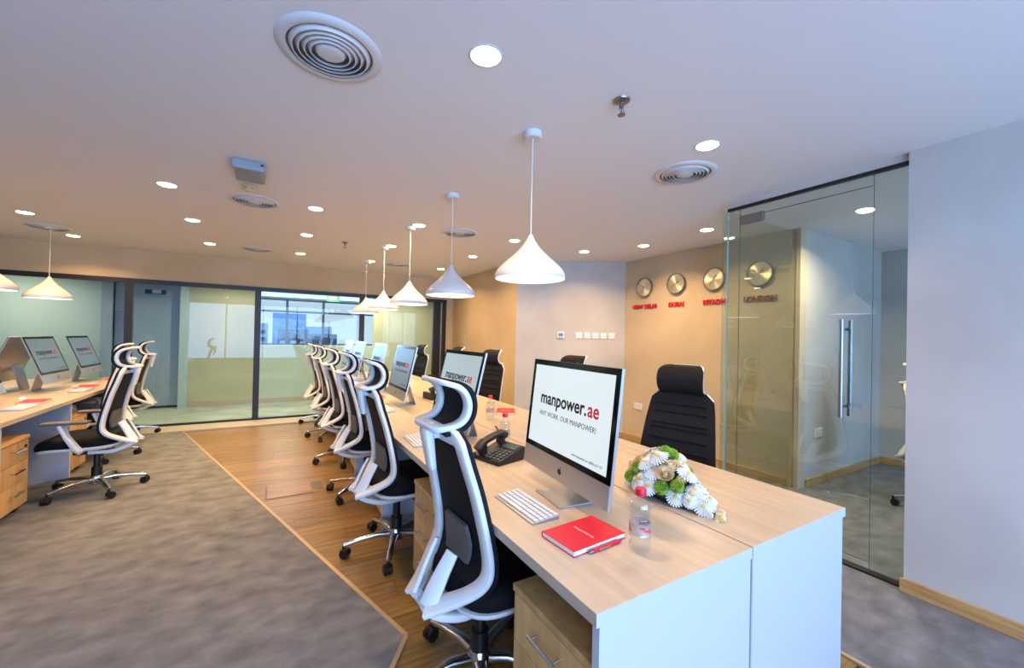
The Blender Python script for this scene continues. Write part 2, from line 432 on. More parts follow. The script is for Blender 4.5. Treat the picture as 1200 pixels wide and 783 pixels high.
# corridor and office beyond
struct('floor_1', MB().bb(XL, 6, YF+.1, 15.2, -.15, .0), 'far_floor')
struct('ceiling_1', MB().bb(XL, 6, YF+.1, 15.2, CEIL, CEIL+.12), 'ceiling')
YA = 9.55
struct('wall_corridor', MB().bb(-1.36, -.34, YA, YA+.12, 0, CEIL).bb(1.95, 6, YA, YA+.12, 0, CEIL), 'far_wall')
struct('wall_corridor_low', MB().bb(-.34, 1.95, YA, YA+.12, 0, 1.16), 'far_white')
struct('wall_corridor_left', MB().bb(XL, -2.38, YA-.1, YA+.12, 0, CEIL).bb(-2.38, -1.36, YA-.1, YA+.12, 2.3, CEIL), 'far_teal')
struct('trim_2', MB().bb(-1.48, -1.36, YA-.16, YA+.12, 0, CEIL), 'far_teal')
struct('trim_3', MB().bb(-2.52, -2.38, YA-.16, YA+.12, 0, CEIL), 'far_door')
d1 = struct('door_1', MB().bb(-2.38, -1.48, YA-.02, YA+.04, .01, 2.3), 'far_door')
part('door_closer', MB().bb(-1.98, -1.70, YA-.09, YA-.02, 2.06, 2.13), 'black_plastic', d1, None)
part('closer_plate', MB().bb(-1.88, -1.76, YA-.10, YA-.09, 2.07, 2.13), 'alu', d1, None)
part('kick_rail', MB().bb(-2.36, -1.5, YA-.03, YA-.02, .02, .05), 'frame_black', d1, None)
struct('baseboard_corridor', MB().bb(-1.36, 6, YA-.02, YA, 0, .1), 'stone')
struct('wall_corridor_end', MB().bb(5.9, 6, YF+.1, 15.2, 0, CEIL), 'far_wall')
struct('wall_office_left', MB().bb(XL, XL+.1, YF+.1, 15.2, 0, CEIL), 'far_teal')
wo_ = bpy.data.objects.new('window_4', None); C.objects.link(wo_); wo_['kind'] = 'structure'
YW = 15.0
struct('wall_office_window', MB().bb(XL, 6, YW, YW+.15, 0, 1.02).bb(XL, 6, YW, YW+.15, 2.5, CEIL), 'far_white')
for x in (-4, -2, -.62, .35, 1.42, 2.6, 4.2):
    part('mullion', MB().bb(x-.035, x+.035, YW+.02, YW+.1, 1.02, 2.5), 'grey_plastic', wo_, None)
for z in (1.04, 2.1, 2.48):
    part('frame_rail', MB().bb(XL, 6, YW+.02, YW+.1, z-.03, z+.03), 'grey_plastic', wo_, None)
for x0, x1 in ((-.62, .35), (.35, 1.42), (1.42, 2.6)):
    part('glass_pane', MB().bb(x0, x1, YW+.055, YW+.06, 1.04, 2.48), 'glass_win', wo_, None)
# city outside
def far_building(x0, x1, y0, z1, mat, label, nw, nz, name='distant_tower', paned=None):
    t = thing(name, label, 'building', ((x0+x1)/2, y0, 0))
    hw = (x1-x0)/2
    part('tower_body', MB().bb(-hw, hw, 0, 8, -30, z1), mat, t, None)
    for i in range(nw):
        for k in range(nz):
            x = -hw+(i+.5)*2*hw/nw; z = z1-.8-(k+.5)*1.1
            part('window_bay', MB().bb(x-hw/nw*.6, x+hw/nw*.6, -.08, 0, z-.3, z+.3), paned or 'building', t, None)
far_building(-.2, 3.6, 60, 3.9, 'tower', 'bright blue glass tower seen through the far office window', 4, 3, paned=principled('tower_pane', '#5aa5e6', .25))
far_building(4.4, 7.4, 66, 2.4, 'building', 'pale city block right of the blue tower outside', 3, 3, paned='building_dark')
far_building(-5.2, -.9, 72, 2.8, 'building', 'pale city block left of the blue tower outside', 4, 3, paned='building_dark')
far_building(.3, 2.6, 40, 1.75, 'building_dark', 'low dark roof in front of the blue tower', 3, 1, 'distant_roof')
far_building(2.7, 5.2, 42, 1.35, 'building_dark', 'low dark roofline beside the blue tower', 3, 1, 'distant_roof')
# exit sign hung in the far office
ex = thing('exit_sign', 'small green exit sign hung under the far office ceiling', 'sign', (1.25, 11.0, CEIL))
part('sign_plate', MB().box((0, 0, -.26), (.30, .03, .15)), 'exit_green', ex, None)
part('hanger', MB().cyl((-.1, 0, -.09), .006, .18, 8).cyl((.1, 0, -.09), .006, .18, 8), 'steel', ex)
o = obj('sign_lettering', text_mesh('EXIT', .09, .001, 'paper', .002), ex, loc=(0, -.017, -.26), rot=(pi/2, 0, 0))

# ------------------------------------------------------------------ glass wall of the meeting room
GT = 2.49
gd = bpy.data.objects.new('door_2', None); C.objects.link(gd); gd['kind'] = 'structure'
part('head_channel', MB().bb(XR+.04, XR+.072, .88, YG, GT, GT+.02), 'frame_black', gd, None)
part('fascia', MB().bb(XR+.03, XR+.085, .88, YG, GT+.02, CEIL), 'plaster', gd, None)
part('floor_channel', MB().bb(XR+.03, XR+.09, .88, YG, .004, .018), 'frame_black', gd, None)
gx0, gx1 = XR+.05, XR+.062
part('glass_pane', MB().bb(gx0, gx1, .885, 1.055, .018, GT), 'glass', gd, None, label='narrow fixed pane beside the wall end')
part('glass_pane', MB().bb(gx0, gx1, 1.058, YG, 2.42, GT), 'glass', gd, None, label='low strip of glass over the door')
leaf = part('glass_door_leaf', MB().bb(gx0, gx1, 1.06, 1.90, .075, 2.417), 'glass', gd, None)
part('glass_pane', MB().bb(gx0, gx1, 1.905, YG, .018, 2.418), 'glass', gd, None, label='thin fixed pane at the glass corner')
part('glass_pane', MB().bb(gx1, XC, YG+.04, YG+.052, .018, GT+.03), 'glass', gd, None, label='return pane running to the clock wall')
for yy in (1.0555, 1.9015):
    part('glass_joint', MB().bb(gx0+.003, gx1-.003, yy-.001, yy+.001, .018, GT), 'glass_joint', gd, None)
part('glass_edge', MB().bb(gx0-.002, gx1+.004, YG, YG+.006, .018, GT), 'glass_edge', gd, None)
part('glass_joint', MB().bb(gx0+.003, gx1-.003, 1.06, 1.90, 2.417, 2.4195), 'glass_joint', gd, None)
part('glass_joint', MB().bb(gx0+.003, gx1-.003, 1.06, 1.90, .073, .075), 'glass_joint', gd, None)
part('patch_hinge', MB().bb(gx0-.012, gx1+.012, 1.72, 1.89, 2.36, 2.43), 'steel', gd, None, .004)
part('patch_hinge', MB().bb(gx0-.012, gx1+.012, 1.72, 1.89, .02, .08), 'steel', gd, None, .004)
h = MB().tube([(gx0-.06, 1.19, .95), (gx0-.06, 1.19, 1.58)], .014, 12)
for z in (1.02, 1.52): h.cyl((gx0-.02, 1.19, z), .009, .09, 10, RY90)
part('pull_handle', h, 'steel', gd)
h = MB().tube([(gx1+.06, 1.19, .95), (gx1+.06, 1.19, 1.58)], .014, 12)
for z in (1.02, 1.52): h.cyl((gx1+.02, 1.19, z), .009, .09, 10, RY90)
part('pull_handle', h, 'steel', gd)

# ------------------------------------------------------------------ desks
DP = .675; UNIT = 1.14; TZ = .75; TT = .036
def make_desk(label, group, first):
    """local: x 0..DP from the sitter's edge to the seam, y 0..UNIT, sitter at -x"""
    t = thing('office_desk', label, 'desk', group=group)
    part('desktop', MB().bb(0, DP-.003, .0, UNIT-.0006, TZ-TT+.001, TZ), 'maple', t, None, .0015)
    part('end_panel', MB().bb(.015, DP-.004, .004, .03, 0.0, TZ-TT), 'white_panel', t, None, .001)
    part('modesty_panel', MB().bb(DP-.024, DP-.005, .032, UNIT-.002, .03, TZ-TT), 'white_panel', t, None, .001)
    return t
Y0 = .749
dA = make_desk('first desk of the main row, its open side toward the white chairs', 'desks of the main row', True)
def edge_band(t):
    part('edge_band', MB().bb(0, DP-.004, -.0012, .0, TZ-TT+.001, TZ-.0015), 'white_panel', t, None)
ordn = ['nearest', 'second', 'third', 'fourth', 'fifth', 'sixth, farthest']
XA = .693; XS = XA+DP+.001
desks = []
for k in range(6):
    lab = '%s maple-topped desk of the main row, on the side of the white mesh chairs' % ordn[k]
    if k == 0: t = dA; t.location = (XA, Y0, 0); t['label'] = lab
    else: t = copy_tree(dA, (XA, Y0+k*UNIT, 0), 0, lab, 'desks of the main row')
    lab = '%s maple-topped desk of the main row, on the side of the window-facing glass wall and clocks' % ordn[k]
    lab = '%s maple-topped desk of the main row, on the clock wall side' % ordn[k]
    u = copy_tree(dA, (XS+DP, Y0+k*UNIT+UNIT, 0), pi, lab, 'desks of the main row')
    # the copy is turned half round: its end panel would land on the far end, so slide that panel to the near end
    for ch in u.children:
        if ch.name.startswith('end_panel'): ch.location = (0, UNIT-.034, 0)
    if False: part('edge_band', MB().bb(.004, DP, UNIT-.0006, UNIT+.0008, TZ-TT+.001, TZ-.0015), 'white_panel', u, None)
    if k == 5:
        part('end_panel', MB().bb(.015, DP-.004, UNIT-.03, UNIT-.004, 0, TZ-TT), 'white_panel', t, None)
        part('end_panel', MB().bb(.015, DP-.004, .004, .03, 0, TZ-TT), 'white_panel', u, None)
XLf = -1.60
firstA = dA; firstB = [o for o in bpy.data.objects if o.get('label', '').startswith('nearest maple-topped desk of the main row, on the clock')][0]
lo = ['nearest', 'second', 'third', 'farthest']
for k in range(4):
    y = 5.33+(k-2)*UNIT
    lab = '%s maple-topped desk of the left row, on its aisle side' % lo[k]
    u = copy_tree(dA, (XLf, y+UNIT, .006), pi, lab, 'desks of the left row')
    for ch in list(u.children):
        if ch.name.startswith('end_panel'): ch.location = (0, UNIT-.034, 0)
        if ch.name.startswith('edge_band'): bpy.data.objects.remove(ch)
    lab = '%s maple-topped desk of the left row, on its far outer side' % lo[k]
    u = copy_tree(dA, (XLf-2*DP-.001, y, .006), 0, lab, 'desks of the left row')
    for ch in list(u.children):
        if ch.name.startswith('edge_band'): bpy.data.objects.remove(ch)

edge_band(firstA); part('edge_band', MB().bb(.004, DP, UNIT-.0006, UNIT+.0008, TZ-TT+.001, TZ-.0015), 'white_panel', firstB, None)
# ------------------------------------------------------------------ drawer pedestals
def make_ped():
    """local: drawers face -x, x 0..0.5, y 0..0.40"""
    t = thing('drawer_pedestal', 'p', 'drawer unit', group='drawer pedestals under the desks')
    part('carcass', MB().bb(.018, .50, 0, .40, .06, .555), 'maple_dark', t, None, .001)
    part('top_panel', MB().bb(-.004, .504, -.004, .404, .556, .58), 'maple_dark', t, None, .001)
    z = .062
    for i, hh in enumerate((.18, .155, .155)):
        d = part('drawer', MB().bb(0, .018, .002, .398, z, z+hh-.003), 'maple_dark', t, None, .001)
        hb = MB().tube([(-.03, .13, z+hh*.62), (-.03, .27, z+hh*.62)], .0055, 8)
        for yy in (.145, .255): hb.cyl((-.014, yy, z+hh*.62), .004, .03, 8, RY90)
        part('handle', hb, 'chrome', d)
        if i == 2: part('lock', MB().cyl((-.002, .05, z+hh*.68), .011, .008, 12, RY90), 'black_plastic', d)
        z += hh
    for x in (.06, .44):
        for yy in (.05, .35):
            part('castor', MB().cyl((x, yy, .025), .025, .03, 14, RX90).cyl((x, yy, .047), .012, .026, 8), 'black_plastic', t)
    return t
ped = make_ped()
for k in range(6):
    lab = 'maple three-drawer pedestal under the %s desk beside the white chairs' % ordn[k]
    loc = (.73, Y0+k*UNIT+.045, 0)
    if k == 0: ped.location = loc; ped['label'] = lab
    else: copy_tree(ped, loc, 0, lab)
for k in range(4):
    y = 5.33+(k-2)*UNIT
    copy_tree(ped, (XLf-.03, y+.445, .006), pi, 'maple three-drawer pedestal under the %s left desk by the aisle' % lo[k], 'drawer pedestals under the left desks')

# ------------------------------------------------------------------ mesh office chair
def make_chair(arms):
    t = thing('office_chair', 'c', 'chair')
    prof = [(-.268, .420, .060), (-.215, .448, .108), (-.158, .488, .165), (-.116, .528, .200), (-.098, .578, .212), (-.106, .67, .207), (-.143, .84, .192), (-.178, .96, .178), (-.196, 1.03, .166)]
    P = crom(prof, 5)
    def normal(i, Q):
        a = Q[max(i-1, 0)]; b = Q[min(i+1, len(Q)-1)]; d = Vector((b.x-a.x, 0, b.y-a.y)).normalized()
        return Vector((d.z, 0, -d.x))
    N = [normal(i, P) for i in range(len(P))]
    # white frame loop
    L = [(Vector((p.x, p.z, p.y)), N[i]) for i, p in enumerate(P)]
    Rr = [(Vector((p.x, -p.z, p.y)), N[i]) for i, p in enumerate(P)]
    top = [(Vector((-.203, y, 1.052)), N[-1]) for y in (.144, .10, .05, 0, -.05, -.10, -.144)]
    path = L+top+Rr[::-1]
    n = len(path); wd = []
    for i in range(n):
        e = min(i, n-1-i); k = min(1, e/9); wd.append((.080-.020*k, .022))
    part('back_frame', MB().sweep([q[0] for q in path], [q[1] for q in path], wd), 'white_plastic', t, 50)
    # black mesh back in front of the frame, with cross ribs
    sel = [i for i in range(len(P)) if P[i].y > .485]
    rows = []
    cols = [-1, -.97, -.8, -.5, -.2, .2, .5, .8, .97, 1]
    for i in sel+[None]:
        if i is None: x, z, hw, Nn = -.207, 1.078, .150, N[-1]
        else: x, hw, z, Nn = P[i].x, P[i].z+.036, P[i].y, N[i]
        rows.append([(Vector((x, c*hw, z))+Nn*(.012-.010*(1-c*c)), Nn) for c in cols])
    mb = MB().shell(rows, .012)
    part('back_mesh', mb, 'black_mesh', t, 40)
    rb = MB()
    for z in (.66, .715, .77, .825, .88, .935, .985):
        i = min(sel, key=lambda q: abs(P[q].y-z)); Nn = N[i]; hw = P[i].z-.012
        pts = [Vector((P[i].x, c*hw, P[i].y))+Nn*(.026-.010*(1-c*c)) for c in (-1, -.6, -.2, .2, .6, 1)]
        rb.sweep(pts, [Nn]*6, (.008, .008))
    part('back_rib', rb, 'black_fabric', t, 50)
    # lumbar pad, behind the mesh
    mb = MB(); rows = []
    for z in (.545, .58, .62, .66, .70):
        i = min(sel, key=lambda q: abs(P[q].y-z)); Nn = N[i]; s = 1-abs(z-.62)*2.2
        rows.append([(Vector((P[i].x, c*.105*s, P[i].y))-Nn*.004, Nn*-1) for c in (-1, -.5, 0, .5, 1)])
    part('lumbar_support', mb.shell(rows, .014), 'grey_plastic', t, 40)
    for s in (-1, 1):
        part('back_strut', MB().sweep([(-.262, s*.060, .425), (-.236, s*.062, .478), (-.205, s*.066, .54), (-.170, s*.070, .602)], [(.85, -.3*s, .45)]*4, [(.07, .02), (.066, .018), (.058, .016), (.05, .014)]), 'white_plastic', t, 50)
    sb = MB()
    for s in (-1, 1):
        q = crom([(-.272, s*.060, .423), (-.22, s*.064, .385), (-.12, s*.07, .352), (.03, s*.06, .352)], 4)
        sb.sweep(q, [(.3, 0, 1)]*len(q), (.055, .028))
    sb.bb(-.265, -.215, -.058, .058, .39, .415)
    part('seat_bracket', sb, 'white_plastic', t, 50)
    # headrest
    hp = [(-.218, 1.244, .098), (-.185, 1.232, .112), (-.158, 1.205, .120), (-.146, 1.163, .123), (-.156, 1.120, .120), (-.188, 1.094, .114), (-.240, 1.083, .104)]
    Q = crom(hp, 4)
    HN = []
    for i in range(len(Q)):
        a = Q[max(i-1, 0)]; b = Q[min(i+1, len(Q)-1)]; d = Vector((b.x-a.x, 0, b.y-a.y)).normalized(); HN.append(Vector((-d.z, 0, d.x)))
    A = [(Vector((p.x, p.z, p.y)), HN[i]) for i, p in enumerate(Q)]
    B = [(Vector((p.x, -p.z, p.y)), HN[i]) for i, p in enumerate(Q)]
    bt = [(Vector((-.251, y, 1.0815)), HN[-1]) for y in (.075, .04, 0, -.04, -.075)]
    tp = [(Vector((-.226, y, 1.2465)), HN[0]) for y in (-.07, -.035, 0, .035, .07)]
    path = A+bt+B[::-1]+tp
    part('headrest_frame', MB().sweep([q[0] for q in path], [q[1] for q in path], (.044, .020), closed=True), 'white_plastic', t, 50)
    rows = []
    for i, p in enumerate(Q):
        k = min(1, i/7)
        rows.append([(Vector((p.x, c*(p.z+.026*k), p.y))+HN[i]*(.004+.009*k-.006*(1-c*c)*k), HN[i]) for c in cols])
    part('headrest_pad', MB().shell(rows, .014), 'black_mesh', t, 40)
    part('headrest_stem', MB().sweep([(-.240, 0, 1.088), (-.256, 0, 1.06), (-.246, 0, 1.0), (-.232, 0, .915)], [(1, 0, 0)]*4, [(.075, .03), (.07, .034), (.062, .03), (.056, .022)]).bb(-.262, -.20, -.022, .022, 1.03, 1.06), 'white_plastic', t, 50)
    # seat: cushion over a white pan
    def slab(x0, x1, hw, prof, tilt=0):
        vs = []; fs = []; K = 32; cx_ = (x0+x1)/2; hx = (x1-x0)/2
        for z, s in prof:
            for k in range(K):
                a = 2*pi*k/K; c, d = cos(a), sin(a); e = .55
                X = cx_+hx*s*math.copysign(abs(c)**e, c); Yy = hw*s*math.copysign(abs(d)**e, d)
                zz = z+tilt*(X-cx_)
                u = max(0, (X-cx_-.12)/.16); zz -= .055*u*u
                vs.append((X, Yy, zz))
        m = len(prof)
        for i in range(m-1):
            for k in range(K): fs.append((i*K+k, i*K+(k+1) % K, (i+1)*K+(k+1) % K, (i+1)*K+k))
        fs.append(tuple(range(K-1, -1, -1))); fs.append(tuple((m-1)*K+k for k in range(K)))
        return MB().add(vs, fs)
    part('seat', slab(-.175, .345, .252, [(.428, .90), (.432, .97), (.455, 1), (.478, .985), (.496, .93), (.503, .8), (.506, .4)]), 'black_fabric', t, 60)
    part('seat_pan', slab(-.18, .335, .250, [(.395, .80), (.40, .93), (.416, .995), (.429, 1.0), (.431, .9)]), 'white_plastic', t, 50)
    part('tilt_mechanism', MB().bb(-.10, .13, -.075, .075, .335, .396).tube([(.06, -.07, .36), (.06, -.24, .362)], .006), 'black_plastic', t, None, .008)
    part('gas_column', MB().lathe([(.036, .10), (.036, .21), (.024, .212), (.024, .34)], 18), 'black_plastic', t)
    part('base_hub', MB().lathe([(.03, .055), (.048, .065), (.05, .115), (.04, .135)], 20), 'chrome', t)
    for k in range(5):
        a = radians(16+72*k); ca, sa = cos(a), sin(a)
        pts = [(ca*r, sa*r, z) for r, z in ((.035, .098), (.12, .108), (.22, .098), (.325, .078))]
        lg = part('base_leg', MB().sweep(pts, [(0, 0, 1)]*4, [(.046, .036), (.040, .032), (.034, .026), (.028, .020)]), 'chrome', t, 50)
        cb = MB(); px, py = ca*.325, sa*.325; sw = a+radians(40+55*k)
        Rz = Matrix.Rotation(sw, 4, 'Z')
        for s in (-1, 1): cb.cyl(Vector((px, py, .0285))+Rz @ Vector((.012, s*.014, 0)), .0285, .020, 16, Rz @ RX90)
        cb.cyl((px, py, .06), .008, .04, 8); cb.box(Vector((px, py, .045))+Rz @ Vector((.008, 0, 0)), (.04, .05, .02), Rz)
        part('castor', cb, 'black_plastic', lg)
    if arms:
        for s in (-1, 1):
            ar = part('armrest', MB().sweep([(.02, s*.20, .412), (.02, s*.262, .408), (.035, s*.285, .44), (.09, s*.288, .54), (.125, s*.288, .632)], [(1, 0, .4)]*5, [(.05, .028), (.05, .03), (.06, .03), (.06, .026), (.075, .024)]), 'white_plastic', t, 50)
            part('arm_pad', MB().bb(-.05, .235, s*.288-.04, s*.288+.04, .636, .660), 'grey_plastic', ar, None, .01)
    return t
ch = make_chair(False); cha = make_chair(True)
def spin_base(o, a):
    for c in o.children:
        if c.name.startswith('base_leg'): c.rotation_euler.z = radians(a)
CH = [(.765, 1.52, 4), (.735, 2.74, 4), (.745, 3.84, 3), (.735, 4.90, 5), (.73, 6.10, 4), (.71, 7.16, 4)]
for k, (x, y, a) in enumerate(CH):
    lab = '%s white-framed mesh office chair on the aisle side of the main desks' % ordn[k]
    if k == 0: ch.location = (x, y, 0); ch.rotation_euler.z = radians(a); o = ch; o['label'] = lab; o['group'] = 'white mesh chairs along the main desks'
    else: o = copy_tree(ch, (x, y, 0), radians(a), lab, 'white mesh chairs along the main desks')
    spin_base(o, (14, 12, 55, 20, 0, 12)[k])
LC = [(-1.31, 4.90, 176, 'white-framed mesh chair with armrests in front at the left desks'), (-1.62, 6.10, 178, 'white-framed mesh chair with armrests hidden behind the front left one'), (-1.66, 7.22, 180, 'white-framed mesh chair with armrests farthest along the left desks, by the glazing')]
for k, (x, y, a, lab) in enumerate(LC):
    if k == 0: cha.location = (x, y, .006); cha.rotation_euler.z = radians(a); cha['label'] = lab; cha['group'] = 'white mesh chairs along the left desks'
    else: o = copy_tree(cha, (x, y, .006), radians(a), lab, 'white mesh chairs along the left desks')
    spin_base(o if k else cha, (34, 25, 30)[k])
BC = [(2.17, 1.71, 196, 'black-fronted high-back chair nearest the glass door, behind the flowers'), (2.30, 3.02, 186, 'black-fronted high-back chair hidden behind the large front monitor'),
      (2.24, 4.56, 192, 'black-fronted high-back chair in front of the warm-lit wall'), (2.24, 5.72, 180, 'black-fronted high-back chair hidden behind the second monitor'), (2.05, 6.85, 188, 'black-fronted high-back chair farthest off, by the dark frame of the glazing')]
for k, (x, y, a, lab) in enumerate(BC):
    copy_tree(ch, (x, y, 0.0), radians(a), lab, 'high-back chairs on the clock wall side')
spin_base(copy_tree(ch, (4.97, 1.14, .006), radians(-90), 'office chair mostly hidden behind the right wall, in the meeting room', 'chairs in the meeting room'), 55)

# ------------------------------------------------------------------ all-in-one computers
BW, BH = .65, .50
logo_me = [text_mesh('manpower.', .098, .0004, 'ink', .0020, 'LEFT', 'logo_word'), text_mesh('ae', .098, .0004, 'ink_red', .0018, 'LEFT', 'logo_suffix'),
           text_mesh('ANY WORK. OUR MANPOWER!', .0335, .0003, 'ink_grey', .0, 'LEFT', 'tagline'), text_mesh('www.manpower.ae | (800) 627 737', .0165, .0003, 'ink_grey', .0, 'LEFT', 'web_line')]
def wid(me): xs = [v.co.x for v in me.vertices]; return min(xs), max(xs)
def make_mon(mat):
    """faces -y; base of the foot at z 0; chin bottom on y=0"""
    t = thing('desktop_computer', 'm', 'computer')
    return t
def build_mon(t, tilt, gap, mat):
    pv = Vector((0, 0, gap)); R = Matrix.Rotation(-tilt, 4, 'X')
    T = Matrix.Translation(pv) @ R
    def q(name, mb, mat_, parent, smooth=None, bevel=0):
        m2 = MB(); m2.v = [tuple(T @ Vector(v)) for v in mb.v]; m2.f = mb.f
        return part(name, m2, mat_, parent, smooth, bevel)
    # bulged aluminium back
    rows = []
    for i in range(9):
        z = BH*i/8
        rows.append([(Vector((BW/2*c, .012+.038*(1-abs(c)**2.2)*(1-abs(2*z/BH-1)**2.2), z)), Vector((0, 0, 0))) for c in (-1, -.9, -.7, -.4, 0, .4, .7, .9, 1)])
    bk = MB(); n = 9
    vs = [p for r in rows for p, _ in r]
    fs = [(i*n+j, i*n+j+1, (i+1)*n+j+1, (i+1)*n+j) for i in range(8) for j in range(8)]
    bk.add(vs, fs); bk.bb(-BW/2, BW/2, 0, .012, 0, BH)
    q('body', bk, 'alu', t, 40)
    bz = q('bezel', MB().bb(-BW/2+.001, BW/2-.001, -.003, .0, .088, BH-.001), 'bezel', t)
    sc = q('screen', MB().bb(-BW/2+.026, BW/2-.026, -.0036, -.003, .112, BH-.026), mat, bz)
    q('chin', MB().bb(-BW/2, BW/2, -.003, 0, 0, .087), 'alu', t)
    # fruit emblem on the chin
    pts = []
    for k in range(28):
        a = 2*pi*k/28; r = .0125*(1+.10*cos(2*a)-.07*sin(a)**3)
        x, y_ = r*cos(a), r*sin(a)*1.08
        if abs(a-.25) < .42: x -= .0055*cos((a-.25)/.42*pi/2)
        if abs(a-pi/2) < .3: y_ -= .0028*(1-abs(a-pi/2)/.3)
        pts.append((x, y_))
    E = Matrix.Translation((0, -.003, .041)) @ RX90
    em = MB().prism(pts, 0, .0006, E).prism([(.001, .0135), (.0075, .0165), (.0075, .0215), (.002, .019)], 0, .0006, E)
    q('emblem', em, 'ink', t)
    em = MB()
    # lettering on the screen
    def put(me, x, z):
        o = obj(me.name, me, sc); o.matrix_local = T @ Matrix.Translation((x, -.0042, z)) @ RX90
        return o
    a0, a1 = wid(logo_me[0]); b0, b1 = wid(logo_me[1]); c0, c1_ = wid(logo_me[2]); d0, d1_ = wid(logo_me[3])
    tot = (a1-a0)+(b1-b0)+.012; s = .445/tot; x0 = -.218
    for me, x, mn in ((logo_me[0], x0, a0), (logo_me[1], x0+(a1-a0+.010)*s, b0)):
        o = put(me, x-mn*s, .325); o.scale = (s, s, 1)
    s2 = .435/(c1_-c0); o = put(logo_me[2], x0-c0*s2, .255); o.scale = (s2, s2, 1)
    s3 = .20/(d1_-d0); o = put(logo_me[3], .075, .135); o.scale = (s3, s3, 1)
    # stand: bent aluminium sheet, from the mid back down to the desk then forward
    hh = T @ Vector((0, .045, .20))
    pts = [(0, hh.y-.012, hh.z), (0, hh.y+.005, hh.z-.004), (0, .175, .014), (0, .172, .0055), (0, .16, .004), (0, .02, .004), (0, -.055, .004)]
    nr = [(0, .5, .85), (0, .8, .6), (0, .8, .6), (0, .5, -.8), (0, 0, -1), (0, 0, -1), (0, 0, -1)]
    part('stand', MB().sweep(pts, nr, (.20, .0065)), 'alu', t, 40)
    return t
def mon(tilt, gap, mat, loc, rz, lab, grp):
    t = make_mon(mat); build_mon(t, radians(tilt), gap, mat); t.location = loc; t.rotation_euler.z = rz
    t['label'] = lab; t['group'] = grp; return t
G1 = 'all-in-one computers along the main desks'
mon(6, .070, 'screen', (1.045, 1.372, TZ), radians(-90-5.5), 'large white-screened all-in-one computer in front, beside the flowers', G1)
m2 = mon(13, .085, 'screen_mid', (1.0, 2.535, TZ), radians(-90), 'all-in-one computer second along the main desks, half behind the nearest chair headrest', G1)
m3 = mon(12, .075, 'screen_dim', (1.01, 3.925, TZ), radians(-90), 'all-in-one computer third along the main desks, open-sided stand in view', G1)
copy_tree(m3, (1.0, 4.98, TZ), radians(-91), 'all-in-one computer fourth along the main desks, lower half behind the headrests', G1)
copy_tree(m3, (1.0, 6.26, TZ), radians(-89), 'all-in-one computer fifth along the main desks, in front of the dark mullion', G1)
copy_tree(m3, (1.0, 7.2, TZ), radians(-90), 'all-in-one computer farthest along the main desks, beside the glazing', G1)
G2 = 'all-in-one computers along the left desks'
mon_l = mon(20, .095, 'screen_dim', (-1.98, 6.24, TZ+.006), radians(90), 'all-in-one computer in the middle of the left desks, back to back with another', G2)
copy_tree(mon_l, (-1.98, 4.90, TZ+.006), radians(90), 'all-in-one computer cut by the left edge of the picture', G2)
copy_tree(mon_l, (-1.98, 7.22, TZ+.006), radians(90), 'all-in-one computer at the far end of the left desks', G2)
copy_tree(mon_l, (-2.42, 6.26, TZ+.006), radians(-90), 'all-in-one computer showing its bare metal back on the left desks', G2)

# ------------------------------------------------------------------ keyboards
def make_kb():
    t = thing('keyboard', 'k', 'keyboard', group='white keyboards on the desks')
    part('keyboard_body', MB().add([(x, y, z) for x, y, z in ((-.145, -.06, 0), (.145, -.06, 0), (.145, .06, 0), (-.145, .06, 0), (-.145, -.06, .005), (.145, -.06, .005), (.145, .06, .014), (-.145, .06, .014))],
         [(0, 3, 2, 1), (4, 5, 6, 7), (0, 1, 5, 4), (1, 2, 6, 5), (2, 3, 7, 6), (3, 0, 4, 7)]), 'alu', t, None, .001)
    rows = [(14, -1)]*5
    km = MB().box((0, 0, 0), (.0165, .0165, .004)).mesh('key', 'white_key')
    for r in range(5):
        for c in range(14):
            x = -.1335+c*.0205; y = .047-r*.0215
            z = .0055+(y+.06)/.12*.009+.0018
            if r == 4 and 4 <= c <= 8:
                if c == 4: part('space_bar', MB().box((x+.041, y, z), (.098, .0165, .004)), 'white_key', t, None)
                continue
            obj('key', km, t, loc=(x, y, z))
    return t
kb = make_kb(); kb.location = (.872, 1.36, TZ); kb.rotation_euler.z = radians(-90); kb['label'] = 'slim white keyboard in front of the nearest monitor'
copy_tree(kb, (.80, 2.52, TZ), radians(-92), 'slim white keyboard behind the nearest chair headrest')
copy_tree(kb, (.86, 3.68, TZ), radians(-90), 'slim white keyboard in front of the third monitor')
copy_tree(kb, (-1.76, 4.87, TZ+.006), radians(90), 'slim white keyboard on the left desk at the picture edge')
copy_tree(kb, (-1.74, 6.0, TZ+.006), radians(90), 'slim white keyboard on the middle left desk')

